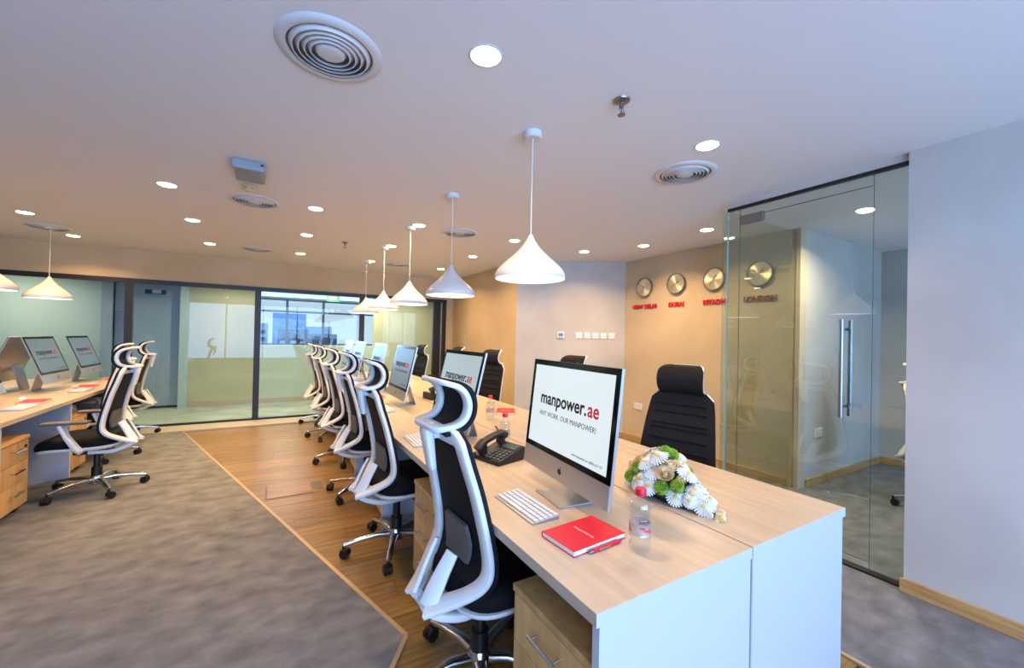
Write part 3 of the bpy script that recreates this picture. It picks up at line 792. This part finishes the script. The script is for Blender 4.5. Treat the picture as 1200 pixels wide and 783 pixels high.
# ------------------------------------------------------------------ notebooks, pens
def make_nb():
    t = thing('notebook', 'n', 'notebook', group='red notebooks')
    L_, W_ = .236, .158
    part('cover', MB().bb(-L_/2, L_/2, -W_/2, W_/2, 0, .002).bb(-L_/2, L_/2, -W_/2, W_/2, .0165, .0185).bb(-L_/2, L_/2, W_/2-.002, W_/2, 0, .0185), 'red_cover', t, None, .001)
    part('page_block', MB().bb(-L_/2+.003, L_/2-.003, -W_/2+.003, W_/2-.003, .002, .0165), 'paper', t, None)
    part('cover_lettering', MB(), 'silver_print', t) if False else None
    return t
nbt = text_mesh('manpower.ae', .017, .0003, 'silver_print', .0004)
nb = make_nb(); obj('cover_lettering', nbt, nb, loc=(.0, .0, .0188), rot=(0, 0, radians(-90)))
NB = [((.918, 1.062, TZ), 4, 'red notebook with a pen beside the water bottle in front'), ((1.80, 3.16, TZ), 60, 'red notebook on the clock wall side behind the large monitor'),
      ((.90, 4.42, TZ), 5, 'red notebook past the second white chair, before the third monitor'),
      ((-1.80, 5.20, TZ+.006), 95, 'red notebook nearest on the left desks'), ((-1.80, 6.36, TZ+.006), 92, 'red notebook in front of the farthest left monitor'), ((-1.78, 7.12, TZ+.006), 90, 'red notebook at the far end of the left desks')]
for k, (loc, a, lab) in enumerate(NB):
    if k == 0: nb.location = loc; nb.rotation_euler.z = radians(a); nb['label'] = lab
    else: copy_tree(nb, loc, radians(a), lab)
pen = thing('ballpoint_pen', 'red pen lying along the edge of the front notebook', 'pen', (.945, .9745, TZ+.0055), radians(3))
part('barrel', MB().tube([(-.065, 0, 0), (.045, 0, 0), (.062, 0, 0)], [.0055, .0055, .003], 10), 'red_cover', pen)
part('grip', MB().tube([(-.084, 0, 0), (-.066, 0, 0)], .0058, 10), 'chrome', pen)
part('clip', MB().box((-.02, -.0058, .0015), (.05, .002, .004)), 'chrome', pen, None)
pen2 = thing('ballpoint_pen', 'black pen lying behind the second monitor stand', 'pen', (1.42, 2.62, TZ+.0065), radians(70))
part('barrel', MB().tube([(-.07, 0, 0), (.055, 0, 0), (.07, 0, 0)], [.006, .006, .002], 10), 'black_plastic', pen2)

# ------------------------------------------------------------------ water bottles
def make_bottle():
    t = thing('water_bottle', 'b', 'bottle', group='water bottles on the desks')
    pr = [(.0, .006), (.012, .002), (.026, .0), (.031, .006), (.0325, .02), (.0315, .032), (.0325, .045), (.0325, .055), (.0312, .057), (.0312, .088), (.0325, .090), (.0325, .10), (.0305, .105), (.0325, .112), (.0305, .119), (.0325, .126), (.031, .138), (.026, .150), (.018, .160), (.0135, .165), (.013, .172)]
    part('bottle_body', MB().lathe(pr, 24, cap=False), 'clear_plastic', t, 50)
    part('water', MB().lathe([(0, .006), (.029, .008), (.0305, .02), (.0302, .10), (.0295, .132), (0, .132)], 20, cap=False), 'clear_plastic', t, 50)
    part('label_band', MB().lathe([(.0318, .058), (.0318, .087)], 24, cap=False), 'label_film', t, 50)
    lb = MB()
    for k in range(3):
        for j, (w_, z) in enumerate(((.30, .078), (.42, .071), (.24, .065))):
            a0 = radians(120*k+25*j-20)
            vs = []
            for i in range(5):
                a = a0+w_*1.6*i/4
                vs += [(.0321*cos(a), .0321*sin(a), z-.0028), (.0321*cos(a), .0321*sin(a), z+.0028)]
            lb.add(vs, [(2*i, 2*i+2, 2*i+3, 2*i+1) for i in range(4)])
    part('label_print', lb, 'label_red', t, None)
    part('cap', MB().lathe([(.0155, .166), (.016, .168), (.016, .184), (.0145, .187), (0, .187)], 24), 'cap', t, 40)
    return t
bt_ = make_bottle()
BT = [((1.022, .912, TZ), 'clear water bottle with red cap standing in front of the flowers'), ((1.52, 2.92, TZ), 'clear water bottle with red cap before the black chair by the warm-lit wall'), ((1.25, 2.20, TZ), 'clear water bottle with red cap just behind the desk telephone'), ((1.42, 2.66, TZ), 'clear water bottle between the two other far bottles')]
for k, (loc, lab) in enumerate(BT[:3]):
    if k == 0: bt_.location = loc; bt_['label'] = lab; bt_.scale = (1.08, 1.08, 1.06)
    else: copy_tree(bt_, loc, .7*k, lab)

# ------------------------------------------------------------------ desk telephones
def make_phone():
    """user side -y, handset on the left (-x)"""
    t = thing('desk_phone', 'p', 'telephone', group='black desk telephones')
    part('phone_body', MB().add([(-.10, -.10, 0), (.10, -.10, 0), (.10, .10, 0), (-.10, .10, 0), (-.10, -.10, .022), (.10, -.10, .022), (.10, .09, .075), (-.10, .09, .075), (.10, .10, .07), (-.10, .10, .07)],
        [(0, 3, 2, 1), (4, 5, 6, 7), (0, 1, 5, 4), (1, 2, 8, 6, 5), (0, 4, 7, 9, 3), (2, 3, 9, 8), (7, 6, 8, 9)]), 'black_plastic', t, None, .004)
    km = MB().box((0, 0, 0), (.017, .013, .006)).mesh('phone_key', 'grey_plastic')
    sl = math.atan2(.053, .19)
    for r in range(5):
        for c in range(4):
            y = -.082+r*.021; x = -.012+c*.029
            o = obj('phone_key', km, t, loc=(x, y, .024+(y+.10)*math.tan(sl)), rot=(sl, 0, 0))
    part('display', MB().box((.035, .052, .066), (.10, .05, .004), Matrix.Rotation(sl, 4, 'X')), 'lcd', t, None)
    hp = crom([(-.068, -.10, .055), (-.068, -.06, .088), (-.068, .0, .108), (-.068, .06, .118), (-.068, .105, .105)], 4)
    part('handset', MB().sweep(hp, [(0, -.3, 1)]*len(hp), [(.056, .044) if (i < 5 or i > len(hp)-6) else (.046, .030) for i in range(len(hp))], round_=.6), 'black_plastic', t, 50)
    for q in ((-.075, -.05, .02, .075), (.06, .085, .055, .102)): part('cradle', MB().bb(-.095, -.042, *q), 'black_plastic', t, None, .003)
    cd_ = [(-.09, -.09, .03)]+[(-.10-.022*sin(i*.9)-.004*i, -.10+.012*cos(i*.9)+.01*i, .012) for i in range(10)]
    part('cord', MB().tube([(-.085, -.098, .03), (-.115, -.11, .012), (-.15, -.085, .007), (-.17, -.03, .007), (-.15, .03, .007)], .004, 8), 'black_plastic', t, 50)
    return t
ph = make_phone(); ph.location = (1.085, 1.965, TZ); ph.rotation_euler.z = radians(-75); ph['label'] = 'black desk telephone between the two nearest monitors'
copy_tree(ph, (1.50, 4.15, TZ), radians(100), 'black desk telephone beyond the third monitor, before a black chair')

# ------------------------------------------------------------------ mice and small things
def make_mouse():
    t = thing('computer_mouse', 'm', 'mouse')
    part('mouse_shell', MB().add(*(lambda K: ([(.028*s*cos(2*pi*k/K), .055*s*sin(2*pi*k/K), z) for s, z in ((.9, 0), (1, .006), (.85, .018), (.5, .025)) for k in range(K)],
        [(i*K+k, i*K+(k+1) % K, (i+1)*K+(k+1) % K, (i+1)*K+k) for i in range(3) for k in range(K)]+[tuple(range(K-1, -1, -1)), tuple(3*K+k for k in range(K))]))(20)), 'white_plastic', t, 60)
    return t
ms = make_mouse(); ms.location = (-1.88, 6.32, TZ+.006); ms['label'] = 'white mouse beside the red notebook on the left desks'; ms['group'] = 'white mice'
copy_tree(ms, (-1.965, 5.45, TZ+.006), .3, 'white mouse at the foot of the left monitor cut by the picture edge', 'white mice')
pl = thing('potted_plant', 'slim leafy plant in a dark pot hidden behind the front monitor', 'plant', (1.74, 2.16, TZ))
part('pot', MB().lathe([(0, 0), (.04, 0), (.052, .09), (.046, .09), (.044, .07), (0, .07)], 20, cap=False), 'black_plastic', pl, 40)
leafm = MB().add([(0, 0, 0), (.02, .014, .05), (.018, 0, .055), (.02, -.014, .05), (.045, .010, .10), (.04, 0, .105), (.045, -.010, .10), (.075, 0, .13)], [(0, 2, 1), (0, 3, 2), (1, 2, 5, 4), (2, 3, 6, 5), (4, 5, 7), (5, 6, 7)]).mesh('leaf', 'leaf', 60)
st = MB()
for k in range(5):
    a = k*1.3; st.tube([(.01*cos(a), .01*sin(a), .07), (.02*cos(a), .02*sin(a), .25), (.025*cos(a+.4), .025*sin(a+.4), .42)], .003, 6)
part('stems', st, 'leaf', pl)
for k in range(16):
    a = k*2.4; z = .14+.29*k/16
    obj('leaf', leafm, pl, loc=(.022*cos(a), .022*sin(a), z), rot=(0, 0, a))

# ------------------------------------------------------------------ flower arrangement
fa = thing('flower_arrangement', 'low bouquet of white, cream and green flowers on the far desk beside the front monitor', 'flowers', (1.475, 1.14, TZ))
part('tray', MB().prism([(-.05, -.10), (.05, -.10), (.065, .0), (.06, .15), (-.06, .15), (-.065, 0)], 0, .02), 'black_plastic', fa, None, .006)
part('foam_mound', MB().lathe([(1, 0), (.93, .35), (.7, .68), (.38, .9), (0, 1)], 18, M=Matrix.Translation((0, .045, .02)) @ Matrix.Diagonal((.075, .14, .115, 1))), 'leaf', fa, 60)
def daisy(n=22, r=.038):
    mb = MB()
    for ring, (rr, z, m) in enumerate(((r, .0, n), (r*.78, .005, n-4), (r*.5, .009, n-8))):
        for k in range(m):
            a = 2*pi*(k+.5*ring)/m; u = Vector((cos(a), sin(a), 0)); v = Vector((-sin(a), cos(a), 0)); wv = rr*.115
            p = [u*.004+Vector((0, 0, z)), u*rr*.6+v*wv+Vector((0, 0, z+.004)), u*rr*.95+v*wv*.6+Vector((0, 0, z-.001)), u*rr+Vector((0, 0, z-.003)), u*rr*.95-v*wv*.6+Vector((0, 0, z-.001)), u*rr*.6-v*wv+Vector((0, 0, z+.004))]
            mb.add(p, [(0, 1, 2, 3), (0, 3, 4, 5)])
    return mb
def rose(r=.03):
    mb = MB()
    for ring in range(5):
        rr = r*(1-.17*ring); m = 7-ring if ring < 4 else 3
        for k in range(m):
            a = 2*pi*(k+.4*ring)/m; w = 2*pi/m*.72; vs = []
            for i in range(5):
                b = a+w*(i/4-.5)*1.5
                for (q, z) in ((.35, -.012), (.85, .002+.003*ring), (1.0, .010+.004*ring)):
                    e = 1-.25*abs(i/4-.5)*2
                    vs.append((rr*q*cos(b), rr*q*sin(b), z*e))
            mb.add(vs, [(i*3+j, i*3+j+1, (i+1)*3+j+1, (i+1)*3+j) for i in range(4) for j in range(2)])
    return mb
def pompon(r=.026):
    mb = MB(); N_ = 110
    for k in range(N_):
        z = 1-1.55*k/N_; a = k*2.39996; s = math.sqrt(max(0, 1-z*z)); d = Vector((s*cos(a), s*sin(a), z))
        t = d.cross(Vector((.3, .5, .8))).normalized(); b = d.cross(t)
        base_ = d*r*.72
        mb.add([base_+t*.0045, base_-t*.002+b*.004, base_-t*.002-b*.004, d*r*1.05], [(0, 1, 3), (1, 2, 3), (2, 0, 3)])
    mb.lathe([(.0, -.7*r), (.6*r, -.5*r), (.75*r, 0), (.55*r, .5*r), (0, .74*r)], 10)
    return mb
MFL = {'w': ('white_daisy', daisy().mesh('white_daisy', 'petal_white')), 'c': ('cream_daisy', daisy(16, .026).mesh('cream_daisy', 'petal_cream')),
       'r': ('cream_rose', rose().mesh('cream_rose', 'petal_cream')), 'g': ('green_pompon', pompon().mesh('green_pompon', 'petal_green')), 's': ('white_spray', daisy(12, .018).mesh('white_spray', 'petal_white'))}
cen = MB().lathe([(0, .004), (.006, .006), (.0075, .011), (0, .014)], 10, cap=False).mesh('flower_centre', 'pollen', 60)
def bloom(kind, p, nrm, s):
    q = Vector(nrm).to_track_quat('Z', 'Y')
    o = obj(MFL[kind][0], MFL[kind][1], fa); o.location = p; o.rotation_mode = 'QUATERNION'; o.rotation_quaternion = q; o.scale = (s, s, s)
    if kind in 'wcs': c_ = obj('flower_centre', cen, o)
rnd = random.Random(5)
def dome(u, v):   # u along y -1..1, v angle 0..pi from -x side over the top to +x
    yy = .045+.165*u if u > -.15 else .045+.165*u-.06*(abs(u)-.15)
    h_ = .165*(1-.9*max(0, -u)**1.1)*(math.sqrt(max(.0, 1-max(0, u)**2))*.6+.4*(1-max(0, u)**2)) ; wx = .105*(1-.45*max(0, -u))*math.sqrt(max(.08, 1-u*u*.85))
    p = Vector((-wx*cos(v), yy, .024+h_*sin(v)))
    n_ = Vector((-cos(v), .7*u, sin(v)+.15)).normalized()
    return p, n_
kinds = 'wgwcwrwgcwwsrwgw'
cnt = 0
for iu, u in enumerate((-.95, -.75, -.52, -.28, -.04, .2, .44, .68, .9)):
    m = 5 if abs(u) > .85 else 7
    for iv in range(m):
        v = pi*(iv+.5+.25*(iu % 2))/(m+.3)
        p, n_ = dome(u, v)
        k = kinds[(cnt*7+iu*3) % len(kinds)]
        if u < -.7: k = 's' if iv % 2 else 'w'
        p += n_*rnd.uniform(-.004, .012)
        bloom(k, p, (n_+Vector((rnd.uniform(-.25, .25), rnd.uniform(-.25, .25), 0))).normalized(), rnd.uniform(.98, 1.25)*(.85 if u < -.7 else 1)); cnt += 1
for (x, y, z) in ((-.02, -.225, .012), (-.05, -.20, .02), (.01, -.21, .02)): bloom('s' if y > -.22 else 'c', (x, y, z), (-.4, -.6, .6), .8)
lf = MB()
for k in range(60):
    p, n_ = dome(rnd.uniform(-1, 1), rnd.uniform(.05, pi-.05)); t_ = n_.cross(Vector((rnd.uniform(-1, 1), rnd.uniform(-1, 1), rnd.uniform(-1, 1)))).normalized(); b_ = n_.cross(t_)
    a = p-n_*.012; L_ = .035
    lf.add([a, a+t_*L_*.5+b_*.007+n_*.006, a+t_*L_+n_*.004, a+t_*L_*.5-b_*.007+n_*.006], [(0, 1, 2, 3)])
lo_ = part('leaf_sprays', lf, 'leaf', fa, None); lo_['kind'] = 'stuff'

# ------------------------------------------------------------------ wall clocks and city names
def make_clock():
    t = thing('wall_clock', 'c', 'clock', group='round metal wall clocks')
    r = .132
    part('case', MB().lathe([(r-.012, 0), (r, .004), (r+.002, .03), (r-.002, .036), (r-.009, .036), (r-.010, .024)], 48, M=RX90, cap=False), 'steel', t, 40)
    part('dial', MB().lathe([(0, .024), (r-.009, .024), (r-.009, .002), (0, .002)], 48, M=RX90, cap=False), 'brass', t, 40)
    mk = MB()
    for k in range(12):
        a = pi/6*k; mk.box((r*.84*sin(a), -.0252, r*.84*cos(a)), (.003, .001, .016), Matrix.Rotation(a, 4, 'Y'))
    part('hour_marks', mk, 'steel', t, None)
    return t
def hand(t, ang, L_, w_, name):
    part(name, MB().box((sin(ang)*L_*.42, -.0275, cos(ang)*L_*.42), (w_, .0015, L_), Matrix.Rotation(ang, 4, 'Y')), 'frame_black', t, None)
CK = [('NEW DELHI', 3.915, (300, 210), 'leftmost'), ('DUBAI', 3.405, (60, 240), 'second from the left'), ('RIYADH', 2.89, (35, 220), 'half covered by the glass edge'), ('LONDON', 2.375, (40, 300), 'seen through the glass')]
for k, (nm, y, hh, where) in enumerate(CK):
    t = make_clock(); t.location = (XC, y, 2.145); t.rotation_euler.z = radians(-90)
    t['label'] = 'round champagne metal wall clock, %s, above the letters %s' % (where, nm)
    hand(t, radians(hh[0]), .062, .006, 'hour_hand'); hand(t, radians(hh[1]), .095, .004, 'minute_hand')
    me = text_mesh(nm, .078, .007, 'glass_tinted_letters' if nm == 'LONDON' else 'red_letters', .0022)
    o = obj('city_lettering', me); o.location = (XC-.009, y, 1.882); o.rotation_euler = (pi/2, 0, radians(-90))
    tag(o, 'raised %s letters spelling %s on the clock wall' % ('brownish' if nm == 'LONDON' else 'red', nm), 'lettering', 'city names under the clocks')

# ------------------------------------------------------------------ switches, thermostat, sockets
ud = Vector((XO-XC, YO-YC, 0)).normalized(); nd = Vector((ud.y, -ud.x, 0))
if nd.x > 0: nd = -nd
rzd = math.atan2(ud.y, ud.x)+pi
def on_diag(s): p = Vector((XC, YC, 0))+ud*s; return p
gA = 'white switch plates on the diagonal wall'
sw_names = ['leftmost', 'second from the left', 'middle', 'second from the right', 'rightmost']
for i, s in enumerate((.658, .540, .423, .306, .188)):
    p = on_diag(s)
    t = thing('light_switch', 'square white switch plate, %s of the five on the diagonal wall' % sw_names[i], 'switch', (p.x, p.y, 1.47), rzd, gA)
    part('switch_plate', MB().box((0, -.005, 0), (.088, .01, .088)), 'white_plastic', t, None, .003)
    for q in ((-.018, .018) if i % 2 else (0,)): part('rocker', MB().box((q, -.012, 0), (.03, .006, .046), Matrix.Rotation(.08, 4, 'X')), 'white_key', t, None)
p = on_diag(.925)
t = thing('thermostat', 'small white thermostat with grey display left of the switches', 'thermostat', (p.x, p.y, 1.472), rzd)
part('thermostat_case', MB().box((0, -.010, 0), (.10, .02, .095)), 'white_plastic', t, None, .004)
part('display', MB().box((0, -.021, .004), (.066, .002, .046)), 'lcd', t, None)
part('button_row', MB().box((-.022, -.0215, -.034), (.014, .003, .008)).box((.022, -.0215, -.034), (.014, .003, .008)), 'grey_plastic', t, None)
def socket(loc, rz, lab):
    t = thing('wall_socket', lab, 'socket', loc, rz, 'white wall sockets')
    part('socket_plate', MB().box((0, -.005, 0), (.147, .01, .088)), 'white_plastic', t, None, .003)
    for x in (-.035, .035):
        part('socket_holes', MB().box((x, -.0105, .014), (.005, .002, .012)).box((x-.011, -.0105, -.012), (.008, .002, .004)).box((x+.011, -.0105, -.012), (.008, .002, .004)), 'black_plastic', t, None)
socket((XC, 4.0, .50), radians(-90), 'white double socket low on the clock wall beside the black chair')
socket((4.80, YG, .52), 0, 'white double socket low on the bluish wall behind the glass')

# ------------------------------------------------------------------ ceiling fittings
def lamp_data(power, col, size, spread):
    d = bpy.data.lights.new('lamp', 'AREA'); d.shape = 'DISK'; d.size = size; d.energy = power; d.color = col; d.spread = radians(spread); return d
DL = lamp_data(DOWN_W, WARM, .10, 140)
DLF = lamp_data(32.0, (1, .82, .55), .10, 150)
trim_me = MB().lathe([(.060, .0), (.060, -.003), (.066, -.004), (.070, -.002), (.070, 0)], 28, cap=False).mesh('trim_ring', 'vent', 40)
lens_me = MB().lathe([(0, -.011), (.03, -.010), (.05, -.007), (.0595, -.001)], 28, cap=False).mesh('lens', 'lens', 40, fix=False)
def downlight(x, y, z, lab, data=DL, grp='round warm downlights in the ceiling'):
    t = thing('ceiling_downlight', lab, 'light', (x, y, z), 0, grp)
    obj('trim_ring', trim_me, t); obj('lens', lens_me, t)
    l = bpy.data.objects.new('lamp', data); C.objects.link(l); l.parent = t; l.location = (0, 0, -.014)
    return t
rowsX = [(-2.15, 'outer left'), (-.745, 'left middle'), (.30, 'aisle'), (1.26, 'main desk'), (2.40, 'right')]
rowsY = [(4.09, 'nearest'), (5.25, 'middle'), (6.53, 'farthest')]
for x, nx in rowsX:
    for y, ny in rowsY:
        yy = y+(.75 if (x < -2 and y > 6) else 0)*0
        if x < -2: yy = {4.09: 4.7, 5.25: 5.9, 6.53: 7.02}[y]
        downlight(x, yy, CEIL, '%s round downlight of the %s ceiling row' % (ny, nx))
downlight(.71, 1.47, CEIL, 'round downlight at the top of the picture beside the large vent')
downlight(2.13, 1.46, CEIL, 'round downlight just above the right-hand round vent')
downlight(3.75, 2.56, CEIL, 'round downlight beside the glass corner')
downlight(3.79, 3.41, CEIL, 'round downlight over the first two clocks')
downlight(3.44, 4.08, CEIL, 'round downlight over the diagonal wall')
downlight(4.24, 1.45, CEIL, 'round downlight inside the glass meeting room', DLF, 'downlights of the rooms behind glass')
for (x, y, lab) in ((-1.4, -1.2, 'round downlight in the ceiling behind the camera on the left'), (1.2, -1.3, 'round downlight in the ceiling behind the camera on the right')):
    downlight(x, y, CEIL, lab)
for i, (x, y) in enumerate(((-.65, 8.6), (.25, 10.4), (1.2, 10.6), (1.7, 9.0), (2.5, 8.6), (-3.4, 8.6), (.2, 12.4))):
    downlight(x, y, CEIL, 'round downlight in the office beyond the far glazing, %s' % ['over the corridor left', 'beyond the low wall left', 'beyond the low wall right', 'over the corridor middle', 'over the corridor right', 'over the corridor far left', 'deepest inside'][i], DLF, 'downlights of the rooms behind glass')

def make_vent(loc, lab):
    t = thing('ceiling_vent', lab, 'vent', loc, 0, 'round ceiling vents')
    part('flange', MB().lathe([(.172, .0), (.175, -.012), (.186, -.014), (.208, -.008), (.216, 0)], 40, cap=False), 'vent', t, 50)
    part('backing', MB().lathe([(0, -.001), (.172, -.001)], 32, cap=False), 'vent_void', t, None)
    for r in (.152, .128, .104, .080):
        part('vent_ring', MB().lathe([(r+.012, -.003), (r, -.018), (r-.005, -.018), (r+.006, -.003)], 36, cap=False), 'vent', t, 50)
    part('centre_disc', MB().lathe([(0, -.017), (.045, -.018), (.058, -.013), (.064, -.004), (0, -.004)], 28, cap=False), 'vent', t, 50)
    return t
v0 = make_vent((.17, 1.775, CEIL), 'large round ceiling vent at the top of the picture')
v0.scale = (.92, .92, 1)
copy_tree(v0, (2.36, 1.78, CEIL), 0, 'round ceiling vent on the right near the glass room')
copy_tree(v0, (-.17, 4.16, CEIL), 0, 'round ceiling vent beside the smoke detector')
copy_tree(v0, (1.72, 4.12, CEIL), 0, 'round ceiling vent behind the second pendant cord')
copy_tree(v0, (-.22, 6.53, CEIL), 0, 'round ceiling vent at the far end, left')
copy_tree(v0, (1.66, 6.53, CEIL), 0, 'round ceiling vent at the far end above the main desks')
copy_tree(v0, (-2.22, 6.58, CEIL), 0, 'round ceiling vent above the left pendant')
def make_spr(loc, lab):
    t = thing('sprinkler', lab, 'sprinkler', loc, 0, 'ceiling sprinklers')
    part('escutcheon', MB().lathe([(.036, 0), (.034, -.006), (.012, -.012), (0, -.012)], 20, cap=False), 'steel', t, 50)
    b = MB().cyl((0, 0, -.02), .010, .02, 10)
    for s in (-1, 1): b.tube([(s*.008, 0, -.028), (s*.014, 0, -.04), (s*.004, 0, -.056)], .0025, 6)
    b.cyl((0, 0, -.042), .003, .026, 8)
    part('frame_arms', b, 'steel', t, 50)
    part('deflector', MB().cyl((0, 0, -.058), .017, .003, 16), 'steel', t, 50)
    return t
sp = make_spr((1.39, 1.40, CEIL), 'metal sprinkler head on the ceiling between the near downlights'); sp.scale = (1.1, 1.1, 1.2)
s2 = copy_tree(sp, (.73, 5.38, CEIL), 0, 'small sprinkler head on the far ceiling above the aisle')
t = thing('smoke_detector', 'cream smoke detector on the ceiling beside the grey box', 'detector', (-.19, 3.74, CEIL))
part('detector_base', MB().lathe([(.052, 0), (.054, -.012), (.05, -.018)], 24, cap=False), 'cream_plastic', t, 50)
part('detector_head', MB().lathe([(.05, -.018), (.046, -.036), (.026, -.052), (0, -.054)], 24, cap=False), 'cream_plastic', t, 50)
for k in range(6):
    a = k*pi/3; part('sensor_slot', MB().box((.044*cos(a), .044*sin(a), -.03), (.006, .018, .008), Matrix.Rotation(a, 4, 'Z')), 'black_plastic', t, None)
t = thing('emergency_light', 'grey ribbed box fitting on the ceiling above the smoke detector', 'light', (-.17, 3.40, CEIL))
part('housing', MB().bb(-.09, .09, -.20, .09, -.055, 0), 'bluegrey_plastic', t, None, .008)
part('front_cap', MB().bb(-.092, .092, -.215, -.165, -.062, -.002), 'bluegrey_plastic', t, None, .006)
for k in range(6):
    x = -.06+k*.024; part('rib', MB().bb(x-.006, x+.006, -.155, .08, -.060, -.054), 'bluegrey_plastic', t, None)
part('indicator', MB().bb(.068, .085, -.217, -.205, -.03, -.015), 'black_plastic', t, None)

# ------------------------------------------------------------------ pendants
PL_ = lamp_data(PEND_W, (1, .87, .68), .30, 150)
def make_pend():
    t = thing('pendant_lamp', 'p', 'lamp', group='white bell pendants')
    part('canopy', MB().lathe([(.0, 0), (.048, 0), (.05, -.03), (.044, -.036), (0, -.036)], 28, cap=False), 'shade', t, 40)
    part('cord', MB().tube([(0, 0, -.036), (0, 0, -.575)], .0032, 8), 'shade', t)
    zb = -.81
    pr = [(.190, 0), (.193, .012), (.190, .032), (.175, .055), (.145, .085), (.108, .118), (.072, .152), (.044, .185), (.026, .212), (.015, .235), (.010, .245), (0, .245)]
    pi_ = [(r-.006 if r > .02 else r*.6, z-.003) for r, z in pr[::-1] if r > .008]
    part('lamp_shade', MB().lathe([(r, z+zb) for r, z in pr], 40, cap=False), 'shade', t, 50)
    part('diffuser', MB().lathe([(0, zb+.006), (.186, zb+.004)], 36, cap=False), 'diffuser', t, None)
    l = bpy.data.objects.new('lamp', PL_); C.objects.link(l); l.parent = t; l.location = (0, 0, zb-.004)
    return t
pd = make_pend()
pn = ['nearest', 'second', 'third', 'fourth', 'farthest']
for k in range(5):
    loc = (1.205, 1.88+k*1.162, CEIL); lab = '%s white bell pendant over the main desks' % pn[k]
    if k == 0: pd.location = loc; pd['label'] = lab
    else: copy_tree(pd, loc, 0, lab)
for k, y in enumerate((4.17, 5.34, 6.50)):
    copy_tree(pd, (-2.17, y, CEIL), 0, '%s white bell pendant over the left desks' % ('nearest', 'middle', 'farthest')[k], 'white bell pendants over the left desks')
